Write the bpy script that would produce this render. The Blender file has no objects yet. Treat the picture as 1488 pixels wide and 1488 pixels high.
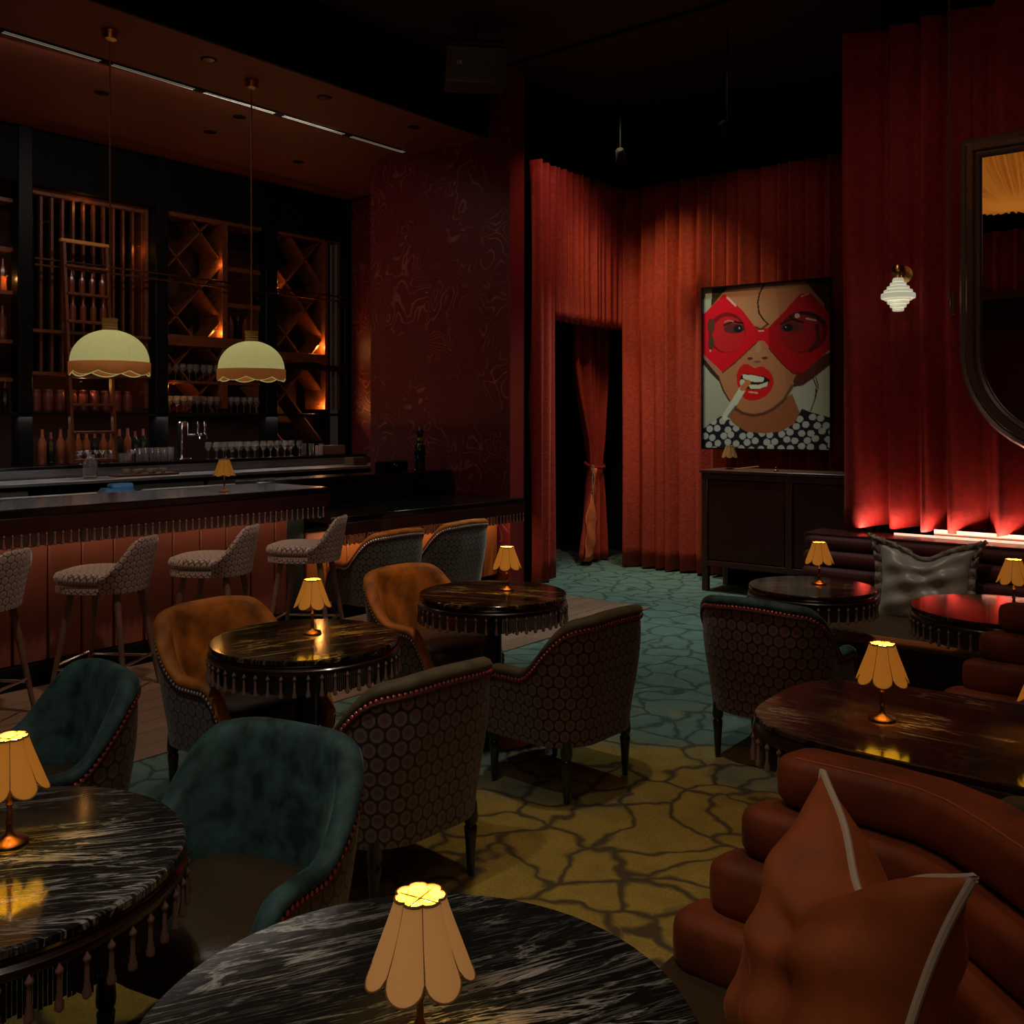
import bpy, math, random
import numpy as np
from mathutils import Vector, Matrix
R = math.radians
PI = math.pi
random.seed(7)
S = bpy.context.scene
COL = S.collection

# ---------------------------------------------------------------- camera, world, exposure, large lights
cam = bpy.data.cameras.new('camera'); camo = bpy.data.objects.new('camera', cam); COL.objects.link(camo)
camo.location = (0, 0, 1.6); camo.rotation_euler = (R(90), 0, R(38.77))
cam.sensor_width = 36; cam.lens = 33.92; cam.shift_y = -137/1488; cam.clip_start = .02
S.camera = camo
S.view_settings.view_transform = 'Standard'; S.view_settings.look = 'None'
S.view_settings.gamma = 1; S.view_settings.exposure = 0.0
S.view_settings.use_curve_mapping = False
w = bpy.data.worlds.new('world'); S.world = w; w.use_nodes = True
w.node_tree.nodes['Background'].inputs[0].default_value = (.35, .28, .22, 1)
w.node_tree.nodes['Background'].inputs[1].default_value = .03

def look(o, tgt):
    d = Vector(tgt) - o.location
    o.rotation_euler = d.to_track_quat('-Z', 'Y').to_euler()
def spot(name, loc, tgt, power, col, angle=50, blend=.6, radius=.05):
    l = bpy.data.lights.new(name, 'SPOT'); l.energy = power; l.color = col
    l.spot_size = R(angle); l.spot_blend = blend; l.shadow_soft_size = radius
    o = bpy.data.objects.new(name, l); COL.objects.link(o); o.location = loc; look(o, tgt); return o
def area(name, loc, tgt, power, col, sx, sy=None):
    l = bpy.data.lights.new(name, 'AREA'); l.energy = power; l.color = col
    l.shape = 'RECTANGLE'; l.size = sx; l.size_y = sy or sx
    o = bpy.data.objects.new(name, l); COL.objects.link(o); o.location = loc; look(o, tgt); return o
def point(name, loc, power, col, radius=.03, parent=None):
    l = bpy.data.lights.new(name, 'POINT'); l.energy = power; l.color = col; l.shadow_soft_size = radius
    o = bpy.data.objects.new(name, l); COL.objects.link(o); o.location = loc
    if parent: o.parent = parent
    return o
WARM = (1, .62, .30); AMB = (1, .45, .14); NEUT = (1, .84, .66); COOL = (.85, 1, .9); REDL = (1, .30, .18)
# ceiling spots over the floor, tables and chairs
spot('ceiling_spot', (-2.2, 3.2, 4.8), (-2.3, 3.3, 0), 100, NEUT, 50, .7, .06)
spot('ceiling_spot', (-4.5, 8.0, 4.8), (-4.5, 7.4, 0), 340, COOL, 62, .8, .08)
spot('ceiling_spot', (-3.2, 5.6, 4.8), (-3.3, 5.4, 0), 125, COOL, 55, .8, .06)
spot('ceiling_spot', (-1.9, .6, 4.8), (-2.4, 1.4, .5), 95, (.9, .95, .85), 54, .8, .06)
spot('ceiling_spot', (-.6, .2, 4.8), (-.8, 1.2, .7), 60, NEUT, 50, .8, .06)
spot('ceiling_spot', (-3.6, 2.4, 4.8), (-5.5, 2.9, .6), 190, (1, .78, .62), 56, .9, .10)
spot('ceiling_spot', (-3.9, 3.9, 4.8), (-5.4, 4.6, .6), 90, (1, .78, .62), 44, .9, .10)
spot('ceiling_spot', (-2.6, 2.3, 4.8), (-3.75, 2.5, .6), 110, WARM, 26, .8, .06)
spot('ceiling_spot', (-2.9, 3.6, 4.8), (-3.8, 3.8, .6), 90, WARM, 24, .8, .06)
spot('ceiling_spot', (-4.0, 5.0, 4.8), (-5.1, 5.5, .6), 60, NEUT, 34, .8, .06)
spot('ceiling_spot', (-1.5, 4.3, 4.8), (-1.6, 5.5, .5), 80, NEUT, 34, .9, .06)
spot('ceiling_spot', (-.6, 2.9, 4.8), (-.7, 2.8, .7), 30, WARM, 44, .8, .06)
# broad soft fill light added behind the viewer
area('room_fill', (.6, -1.2, 4.4), (-2.6, 3.2, .4), 12, (1, .80, .62), 2.6, 1.4)
# light of the track over the bar; added uplight imitating bounce onto the soffit
area('track_glow', (-6.95, 4.0, 4.26), (-8.4, 4.1, 1.0), 14, (1, .86, .78), 4.0, .06)
area('soffit_bounce', (-7.2, 4.4, 1.5), (-7.3, 4.4, 4.3), 5.5, (1, .46, .24), 2.2, 5.0).rotation_euler = (R(180), 0, 0)
# fills added for the glassware shelf and sink, then strips under the bar edges
area('shelf_fill', (-9.02, 5.4, 1.61), (-8.98, 5.4, .5), 4.5, (1, .88, .82), 4.4, .03)
area('well_fill', (-6.33, 3.7, 1.01), (-6.95, 3.7, .98), 2.2, (.9, .95, 1), 2.6, .03)
area('under_bar_strip', (-5.68, 2.9, .93), (-5.80, 2.9, .35), 2.3, (1, .68, .45), 3.8, .03)
area('under_bar_strip', (-5.68, 5.9, .70), (-5.80, 5.9, .35), 3.5, (1, .70, .45), 2.2, .03)
# washes on the curtains
spot('curtain_wash', (-5.15, 7.35, 4.8), (-4.65, 8.9, 1.7), 190, (1, .80, .36), 58, .9, .06)
spot('curtain_wash', (-3.9, 7.2, 4.8), (-3.9, 8.9, 2.4), 10, (1, .68, .50), 70, .9, .06)
spot('curtain_wash', (-4.6, 7.0, 4.8), (-5.7, 7.9, 2.7), 42, (1, .50, .50), 66, .9, .06)
spot('curtain_wash', (-1.9, 4.6, 4.8), (-1.6, 6.3, 1.6), 17, (1, .62, .48), 70, .9, .06)
spot('pier_wash', (-4.4, 4.6, 4.8), (-6.3, 7.06, 2.5), 7, (1, .60, .42), 50, .9, .1)
spot('doorway_spot', (-3.4, 6.6, 4.8), (-5.98, 8.80, 1.2), 170, (1, .66, .45), 20, .8, .05)
spot('art_light', (-3.4, 6.6, 4.7), (-3.95, 8.7, 2.0), 48, (.95, 1, .85), 26, .6, .06)

# ---------------------------------------------------------------- materials
def newmat(name):
    m = bpy.data.materials.new(name); m.use_nodes = True
    return m, m.node_tree, m.node_tree.nodes['Principled BSDF']
def setp(b, **k):
    for kk, v in k.items():
        n = kk.replace('_', ' ')
        if n in b.inputs:
            if n in ('Base Color', 'Emission Color', 'Sheen Tint', 'Coat Tint') and len(v) == 3: v = (*v, 1)
            b.inputs[n].default_value = v
def mat(name, col, rough=.5, metal=0, bump=0, bscale=40, mottle=0, mscale=6, sheen=0, emit=None, estr=0, coat=0):
    m, t, b = newmat(name)
    setp(b, Base_Color=col, Roughness=rough, Metallic=metal)
    if sheen: setp(b, Sheen_Weight=sheen, Sheen_Roughness=.35, Sheen_Tint=tuple(min(1, c*2+.1) for c in col))
    if coat: setp(b, Coat_Weight=coat, Coat_Roughness=.1)
    if emit: setp(b, Emission_Color=emit, Emission_Strength=estr)
    L = t.links
    if mottle or bump:
        tc = t.nodes.new('ShaderNodeTexCoord')
    if mottle:
        n = t.nodes.new('ShaderNodeTexNoise'); n.inputs['Scale'].default_value = mscale; n.inputs['Detail'].default_value = 5
        L.new(tc.outputs['Object'], n.inputs['Vector'])
        r = t.nodes.new('ShaderNodeValToRGB'); r.color_ramp.elements[0].position = .35; r.color_ramp.elements[1].position = .68
        r.color_ramp.elements[0].color = (*[c*(1-mottle) for c in col], 1)
        r.color_ramp.elements[1].color = (*[min(1, c*(1+mottle)) for c in col], 1)
        L.new(n.outputs['Fac'], r.inputs['Fac']); L.new(r.outputs['Color'], b.inputs['Base Color'])
    if bump:
        n2 = t.nodes.new('ShaderNodeTexNoise'); n2.inputs['Scale'].default_value = bscale; n2.inputs['Detail'].default_value = 4
        L.new(tc.outputs['Object'], n2.inputs['Vector'])
        bp = t.nodes.new('ShaderNodeBump'); bp.inputs['Strength'].default_value = bump; bp.inputs['Distance'].default_value = .01
        L.new(n2.outputs['Fac'], bp.inputs['Height']); L.new(bp.outputs['Normal'], b.inputs['Normal'])
    return m
def nd(t, typ, **k):
    n = t.nodes.new(typ)
    for a, v in k.items(): setattr(n, a, v)
    return n
def mth(t, op, a, b=None, c=None):
    n = nd(t, 'ShaderNodeMath', operation=op)
    for i, v in enumerate((a, b, c)):
        if v is None: continue
        if isinstance(v, (int, float)): n.inputs[i].default_value = v
        else: t.links.new(v, n.inputs[i])
    return n.outputs[0]
def ramp(t, fac, stops):
    r = nd(t, 'ShaderNodeValToRGB'); e = r.color_ramp.elements
    while len(e) < len(stops): e.new(.5)
    for i, (p, c) in enumerate(stops): e[i].position = p; e[i].color = (*c, 1)
    t.links.new(fac, r.inputs['Fac']); return r.outputs['Color']

def marble(name, vein, scale=1.0, dens=.5, base=(.010, .009, .008)):
    m, t, b = newmat(name); L = t.links
    tc = nd(t, 'ShaderNodeTexCoord'); mp = nd(t, 'ShaderNodeMapping'); L.new(tc.outputs['Object'], mp.inputs['Vector'])
    mp.inputs['Scale'].default_value = (1.1*scale, 8*scale, 1)
    n0 = nd(t, 'ShaderNodeTexNoise'); n0.inputs['Scale'].default_value = 2.2; n0.inputs['Detail'].default_value = 8; n0.inputs['Roughness'].default_value = .62
    n0.inputs['Distortion'].default_value = .8
    L.new(mp.outputs['Vector'], n0.inputs['Vector'])
    a = mth(t, 'ABSOLUTE', mth(t, 'SUBTRACT', n0.outputs['Fac'], .5))
    v1 = ramp(t, a, [(0, (1, 1, 1)), (.008, (.6, .6, .6)), (.026, (0, 0, 0))])
    mp2 = nd(t, 'ShaderNodeMapping'); L.new(tc.outputs['Object'], mp2.inputs['Vector']); mp2.inputs['Scale'].default_value = (2.2*scale, 26*scale, 1); mp2.inputs['Rotation'].default_value = (0, 0, .12)
    n1 = nd(t, 'ShaderNodeTexNoise'); n1.inputs['Scale'].default_value = 2.5; n1.inputs['Detail'].default_value = 6; n1.inputs['Distortion'].default_value = 1.2
    L.new(mp2.outputs['Vector'], n1.inputs['Vector'])
    a1 = mth(t, 'ABSOLUTE', mth(t, 'SUBTRACT', n1.outputs['Fac'], .52))
    v2 = ramp(t, a1, [(0, (.34, .34, .34)), (.018, (.10, .10, .10)), (.05, (.0, .0, .0))])
    n2 = nd(t, 'ShaderNodeTexNoise'); n2.inputs['Scale'].default_value = 3.0; L.new(tc.outputs['Object'], n2.inputs['Vector'])
    gate = ramp(t, n2.outputs['Fac'], [(.62-dens*.25, (0, 0, 0)), (.80-dens*.2, (1, 1, 1))])
    s = mth(t, 'MULTIPLY', mth(t, 'MAXIMUM', v1, mth(t, 'MULTIPLY', v2, .8)), mth(t, 'MAXIMUM', gate, .12))
    mx = nd(t, 'ShaderNodeMix', data_type='RGBA'); L.new(s, mx.inputs[0]); mx.inputs[6].default_value = (*base, 1); mx.inputs[7].default_value = (*vein, 1)
    L.new(mx.outputs[2], b.inputs['Base Color']); setp(b, Roughness=.10, Specular_IOR_Level=.5)
    return m

def honeycomb(name, cell, line, scale=17):
    m, t, b = newmat(name); L = t.links
    uv = nd(t, 'ShaderNodeUVMap')
    sc = nd(t, 'ShaderNodeVectorMath', operation='MULTIPLY'); L.new(uv.outputs[0], sc.inputs[0]); sc.inputs[1].default_value = (scale, scale/1.732*.92, 0)
    def lat(off):
        ad = nd(t, 'ShaderNodeVectorMath', operation='ADD'); L.new(sc.outputs[0], ad.inputs[0]); ad.inputs[1].default_value = (off, off, 0)
        fr = nd(t, 'ShaderNodeVectorMath', operation='FRACTION'); L.new(ad.outputs[0], fr.inputs[0])
        sb = nd(t, 'ShaderNodeVectorMath', operation='SUBTRACT'); L.new(fr.outputs[0], sb.inputs[0]); sb.inputs[1].default_value = (.5, .5, 0)
        ml = nd(t, 'ShaderNodeVectorMath', operation='MULTIPLY'); L.new(sb.outputs[0], ml.inputs[0]); ml.inputs[1].default_value = (1, 1.732, 0)
        ln = nd(t, 'ShaderNodeVectorMath', operation='LENGTH'); L.new(ml.outputs[0], ln.inputs[0]); return ln.outputs['Value']
    d = mth(t, 'MINIMUM', lat(0), lat(.5))
    mid = tuple(c*.62 for c in cell)
    c = ramp(t, d, [(0, mid), (.22, mid), (.30, cell), (.40, cell), (.46, line), (.6, line)])
    L.new(c, b.inputs['Base Color']); setp(b, Roughness=.55, Sheen_Weight=.3)
    bp = nd(t, 'ShaderNodeBump'); bp.inputs['Strength'].default_value = .5; bp.inputs['Distance'].default_value = .004; bp.invert = True
    L.new(d, bp.inputs['Height']); L.new(bp.outputs['Normal'], b.inputs['Normal'])
    return m

def agate(name, base, line, rough=.38, scale=1.0, coord='Object'):
    m, t, b = newmat(name); L = t.links
    tc = nd(t, 'ShaderNodeTexCoord'); n = nd(t, 'ShaderNodeTexNoise'); n.inputs['Scale'].default_value = 2.6*scale; n.inputs['Detail'].default_value = 1.5; n.inputs['Distortion'].default_value = .7
    L.new(tc.outputs[coord], n.inputs['Vector'])
    s = mth(t, 'SINE', mth(t, 'MULTIPLY', n.outputs['Fac'], 75))
    n3 = nd(t, 'ShaderNodeTexNoise'); n3.inputs['Scale'].default_value = 1.9*scale; L.new(tc.outputs[coord], n3.inputs['Vector'])
    g = ramp(t, n3.outputs['Fac'], [(.46, (0, 0, 0)), (.60, (1, 1, 1))])
    l = mth(t, 'MULTIPLY', ramp(t, s, [(.72, (0, 0, 0)), (.92, (1, 1, 1))]), mth(t, 'MAXIMUM', g, .10))
    mx = nd(t, 'ShaderNodeMix', data_type='RGBA'); L.new(l, mx.inputs[0]); mx.inputs[6].default_value = (*base, 1); mx.inputs[7].default_value = (*line, 1)
    L.new(mx.outputs[2], b.inputs['Base Color'])
    L.new(mth(t, 'MULTIPLY', l, .7), b.inputs['Metallic']); setp(b, Roughness=rough)
    return m

def carpet_mat():
    m, t, b = newmat('carpet'); L = t.links
    tc = nd(t, 'ShaderNodeTexCoord')
    nz = nd(t, 'ShaderNodeTexNoise'); nz.inputs['Scale'].default_value = 2.3; nz.inputs['Detail'].default_value = 3; L.new(tc.outputs['Object'], nz.inputs['Vector'])
    sb = nd(t, 'ShaderNodeVectorMath', operation='SUBTRACT'); L.new(nz.outputs['Color'], sb.inputs[0]); sb.inputs[1].default_value = (.5, .5, .5)
    ml = nd(t, 'ShaderNodeVectorMath', operation='SCALE'); L.new(sb.outputs[0], ml.inputs[0]); ml.inputs['Scale'].default_value = .55
    ad = nd(t, 'ShaderNodeVectorMath', operation='ADD'); L.new(tc.outputs['Object'], ad.inputs[0]); L.new(ml.outputs[0], ad.inputs[1])
    vo = nd(t, 'ShaderNodeTexVoronoi', feature='DISTANCE_TO_EDGE', voronoi_dimensions='2D'); vo.inputs['Scale'].default_value = 4.0; L.new(ad.outputs[0], vo.inputs['Vector'])
    n2 = nd(t, 'ShaderNodeTexNoise'); n2.inputs['Scale'].default_value = 9; n2.inputs['Detail'].default_value = 6; L.new(tc.outputs['Object'], n2.inputs['Vector'])
    e = mth(t, 'SUBTRACT', vo.outputs['Distance'], mth(t, 'MULTIPLY', mth(t, 'SUBTRACT', n2.outputs['Fac'], .5), .10))
    lm = ramp(t, e, [(.02, (.9, .9, .9)), (.10, (0, 0, 0))])
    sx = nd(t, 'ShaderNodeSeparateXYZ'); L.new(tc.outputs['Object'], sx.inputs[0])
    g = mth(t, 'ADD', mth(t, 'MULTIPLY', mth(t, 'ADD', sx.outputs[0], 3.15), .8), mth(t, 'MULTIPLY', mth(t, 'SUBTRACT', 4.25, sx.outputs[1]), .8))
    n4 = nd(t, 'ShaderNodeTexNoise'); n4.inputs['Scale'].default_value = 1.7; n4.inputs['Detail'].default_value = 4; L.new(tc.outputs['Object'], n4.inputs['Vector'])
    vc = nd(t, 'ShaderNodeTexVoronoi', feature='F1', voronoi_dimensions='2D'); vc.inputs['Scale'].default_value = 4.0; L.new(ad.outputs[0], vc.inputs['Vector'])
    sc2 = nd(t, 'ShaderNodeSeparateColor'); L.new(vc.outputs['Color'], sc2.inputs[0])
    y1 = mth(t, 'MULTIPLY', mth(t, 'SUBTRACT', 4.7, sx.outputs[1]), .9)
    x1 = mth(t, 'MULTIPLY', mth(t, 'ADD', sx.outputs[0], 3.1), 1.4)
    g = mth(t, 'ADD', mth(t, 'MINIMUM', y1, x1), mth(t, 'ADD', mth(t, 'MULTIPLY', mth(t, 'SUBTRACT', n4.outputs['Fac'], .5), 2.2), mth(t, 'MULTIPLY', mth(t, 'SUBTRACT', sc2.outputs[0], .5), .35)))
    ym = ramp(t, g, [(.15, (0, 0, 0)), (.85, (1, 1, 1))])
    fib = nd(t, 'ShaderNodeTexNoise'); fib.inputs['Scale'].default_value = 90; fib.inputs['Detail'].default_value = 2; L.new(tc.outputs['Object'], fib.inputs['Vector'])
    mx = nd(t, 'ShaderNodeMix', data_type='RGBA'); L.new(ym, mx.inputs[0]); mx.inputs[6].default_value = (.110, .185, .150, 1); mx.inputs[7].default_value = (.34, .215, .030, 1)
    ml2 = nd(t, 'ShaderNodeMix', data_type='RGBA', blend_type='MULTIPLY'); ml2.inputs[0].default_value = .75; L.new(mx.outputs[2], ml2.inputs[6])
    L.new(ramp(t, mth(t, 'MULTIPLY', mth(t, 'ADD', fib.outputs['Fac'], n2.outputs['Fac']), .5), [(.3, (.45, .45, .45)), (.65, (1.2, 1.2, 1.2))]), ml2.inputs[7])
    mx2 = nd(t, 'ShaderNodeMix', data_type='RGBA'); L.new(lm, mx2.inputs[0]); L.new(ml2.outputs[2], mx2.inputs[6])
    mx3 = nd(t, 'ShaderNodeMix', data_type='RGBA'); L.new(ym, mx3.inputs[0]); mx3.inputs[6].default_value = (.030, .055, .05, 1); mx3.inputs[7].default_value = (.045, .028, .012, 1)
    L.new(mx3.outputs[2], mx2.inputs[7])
    L.new(mx2.outputs[2], b.inputs['Base Color']); setp(b, Roughness=.95)
    bp = nd(t, 'ShaderNodeBump'); bp.inputs['Strength'].default_value = .4; bp.inputs['Distance'].default_value = .006; L.new(fib.outputs['Fac'], bp.inputs['Height']); L.new(bp.outputs['Normal'], b.inputs['Normal'])
    return m

def wood(name, c1, c2, rough=.45, sc=(1, 14, 14)):
    m, t, b = newmat(name); L = t.links
    tc = nd(t, 'ShaderNodeTexCoord'); mp = nd(t, 'ShaderNodeMapping'); mp.inputs['Scale'].default_value = sc; L.new(tc.outputs['Object'], mp.inputs['Vector'])
    oi = nd(t, 'ShaderNodeObjectInfo'); ad = nd(t, 'ShaderNodeVectorMath', operation='ADD'); L.new(mp.outputs[0], ad.inputs[0]); 
    sc3 = nd(t, 'ShaderNodeVectorMath', operation='SCALE'); sc3.inputs[0].default_value = (7, 3, 5); L.new(oi.outputs['Random'], sc3.inputs['Scale']); L.new(sc3.outputs[0], ad.inputs[1])
    n = nd(t, 'ShaderNodeTexNoise'); n.inputs['Scale'].default_value = 3; n.inputs['Detail'].default_value = 6; L.new(ad.outputs[0], n.inputs['Vector'])
    L.new(ramp(t, n.outputs['Fac'], [(.3, c1), (.7, c2)]), b.inputs['Base Color']); setp(b, Roughness=rough)
    return m

def shade_mat(name, col, e, trans=.35):
    m, t, b = newmat(name); L = t.links
    out = t.nodes['Material Output']
    tr = nd(t, 'ShaderNodeBsdfTranslucent'); tr.inputs[0].default_value = (*col, 1)
    mx = nd(t, 'ShaderNodeMixShader'); mx.inputs[0].default_value = trans
    setp(b, Base_Color=col, Roughness=.8, Emission_Color=col, Emission_Strength=e)
    L.new(b.outputs[0], mx.inputs[1]); L.new(tr.outputs[0], mx.inputs[2]); L.new(mx.outputs[0], out.inputs[0])
    return m

M = {}
M['black'] = mat('black_paint', (.005, .005, .005), .7); setp(M['black'].node_tree.nodes['Principled BSDF'], Specular_IOR_Level=.12)
M['post'] = mat('black_post', (.005, .005, .005), .4); setp(M['post'].node_tree.nodes['Principled BSDF'], Specular_IOR_Level=.2)
M['ceiling'] = mat('ceiling_paint', (.030, .012, .010), .7, mottle=.3, mscale=.7)
M['gloss_black'] = mat('black_lacquer', (.008, .006, .006), .16)
M['plaster_dark'] = mat('dark_green_wall', (.012, .018, .013), .7)
M['wallpaper'] = agate('agate_wallpaper', (.135, .010, .011), (.42, .13, .10), .48, 1.05)
M['soffit'] = agate('agate_soffit', (.15, .026, .010), (.22, .075, .03), .6, 1.1)
M['pier_edge'] = mat('red_trim_paint', (.20, .016, .012), .5)
M['curtain'] = mat('red_velvet', (.42, .038, .014), .75, bump=.3, bscale=45, mottle=.16, mscale=26, sheen=.35)
M['curtain_dark'] = mat('dark_red_velvet', (.30, .013, .010), .75, bump=.3, bscale=45, mottle=.18, mscale=22, sheen=.35)
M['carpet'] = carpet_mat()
M['plank'] = wood('oak_plank', (.17, .10, .065), (.28, .175, .115), .42, (14, 1, 14))
M['marble'] = marble('black_marble', (.62, .58, .52), 1.0, .85, (.016, .015, .013))
M['marble_b'] = marble('black_gold_marble', (.62, .36, .10), .7, .75, (.014, .008, .006))
M['marble_c'] = marble('brown_marble', (.42, .30, .20), .9, .45, (.030, .012, .008))
M['darkwood'] = mat('dark_mahogany', (.030, .009, .006), .28, coat=.3)
M['fringe'] = mat('dark_fringe', (.008, .005, .004), .6)
M['tassel'] = mat('tassel', (.24, .13, .10), .33)
M['bead'] = mat('glass_bead', (.25, .22, .20), .15)
M['honey'] = honeycomb('honeycomb_fabric', (.20, .105, .078), (.014, .006, .006), 20)
M['honey_grey'] = honeycomb('grey_honeycomb_fabric', (.105, .088, .072), (.010, .008, .007), 20)
M['weave'] = honeycomb('stool_fabric', (.50, .34, .27), (.10, .06, .048), 26)
M['teal'] = mat('teal_velvet', (.034, .075, .070), .7, mottle=.65, mscale=16, sheen=.9, bump=.2, bscale=20)
M['olive'] = mat('olive_velvet', (.105, .070, .026), .7, mottle=.3, mscale=12, sheen=.5)
M['amber'] = mat('amber_velvet', (.52, .155, .012), .65, mottle=.5, mscale=9, sheen=.5, bump=.2, bscale=20)
M['leather'] = mat('brown_leather', (.060, .033, .014), .42, bump=.15, bscale=120)
M['leather_black'] = mat('black_leather', (.010, .010, .008), .35)
M['leather_lit'] = mat('lit_leather', (.42, .12, .022), .40)  # brighter orange leather with the light put into its colour
M['nail'] = mat('nailhead', (.95, .88, .80), .25, .5)
M['nail_red'] = mat('nailhead_red', (.80, .20, .17), .25, .6)
M['braid'] = mat('red_braid', (.13, .018, .014), .6)
M['leg'] = mat('dark_leg', (.020, .022, .018), .3, coat=.3)
M['stool_leg'] = wood('walnut_leg', (.14, .075, .050), (.22, .12, .08), .4, (10, 10, 2))
M['chrome'] = mat('chrome', (.75, .75, .75), .18, 1)
M['steel'] = mat('stainless_steel', (.55, .57, .58), .38, .7, mottle=.15, mscale=3)
M['steel_lit'] = mat('lit_steel', (.55, .58, .60), .5, .2)  # less metallic copy of the steel, made to look brightly lit
M['brass'] = mat('brass', (.62, .36, .13), .28, 1)
M['brass_dark'] = mat('aged_bronze', (.22, .10, .05), .35, 1)
M['wine_wood'] = wood('rack_wood', (.13, .036, .011), (.23, .066, .018), .45, (6, 6, 6))
M['wine_back'] = mat('rack_back', (.050, .012, .006), .7)
M['panel'] = mat('leather_panel', (.25, .070, .040), .45, mottle=.2, mscale=2)
M['velvet_orange'] = mat('rust_velvet', (.21, .038, .006), .65, mottle=.35, mscale=8, sheen=.25, bump=.15, bscale=18)
M['pillow'] = mat('rust_pillow_velvet', (.38, .085, .018), .7, mottle=.15, mscale=14, sheen=.35)
M['piping'] = mat('cream_piping', (.62, .50, .38), .7)
M['banquette'] = mat('burgundy_velvet', (.085, .012, .008), .6, sheen=.4, mottle=.3, mscale=6)
M['silver'] = mat('silver_satin', (.36, .33, .28), .33, sheen=.4, bump=.2, bscale=8)
M['ruffle'] = mat('taupe_ruffle', (.30, .24, .19), .7, mottle=.4, mscale=40)
M['frame'] = mat('walnut_frame', (.10, .050, .032), .35, coat=.3)
M['mirror'] = mat('mirror_glass', (.80, .80, .78), .015, 1)
M['bottle'] = mat('dark_bottle', (.012, .014, .012), .12, coat=.5)
M['bottle_amber'] = mat('amber_bottle', (.20, .05, .018), .18, coat=.5)
M['foil'] = mat('bottle_foil', (.30, .09, .045), .3, .6)
M['jar'] = mat('red_jar', (.20, .045, .030), .35)
M['cabinet'] = mat('mahogany_cabinet', (.060, .013, .010), .38, mottle=.2, mscale=3)
M['cabinet_frame'] = mat('mahogany_frame', (.085, .030, .022), .38)
M['blue'] = mat('blue_cloth', (.06, .19, .34), .6)
M['cream'] = mat('cream_china', (.55, .50, .40), .4)
M['white'] = mat('white_paint', (.9, .9, .86), .5)
M['shade'] = shade_mat('lamp_shade_fabric', (.64, .27, .035), .20, .12)
M['shade_dim'] = shade_mat('dim_shade_fabric', (.35, .17, .05), .04)
M['shade_in'] = mat('lamp_shade_lining', (.85, .60, .06), .8, emit=(1, .66, .03), estr=.55)
M['shade_trim'] = mat('lamp_shade_trim', (.30, .13, .03), .7)
M['pend'] = shade_mat('pendant_shade', (.66, .68, .34), .36, .55)
M['pend_fringe'] = mat('pendant_fringe', (.42, .15, .045), .7, emit=(.5, .16, .03), estr=.16)
M['sconce_glass'] = mat('opal_glass', (.8, .8, .66), .3, emit=(.86, .86, .62), estr=.38)
M['strip'] = mat('led_strip', (.9, .6, .5), .5, emit=(1, .50, .34), estr=1.5)
M['track'] = mat('track_lens', (.5, .5, .4), .4, emit=(.8, .75, .6), estr=.12)
M['gold_fabric'] = shade_mat('gold_fabric', (.62, .30, .07), .03, .5)
M['speaker'] = mat('speaker_grille', (.09, .09, .075), .6, bump=.3, bscale=200)
def glass_mat():
    m, t, b = newmat('clear_glass'); setp(b, Base_Color=(1, .96, .93), Roughness=.03, IOR=1.45, Transmission_Weight=.93); return m
M['glass'] = glass_mat()

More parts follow.
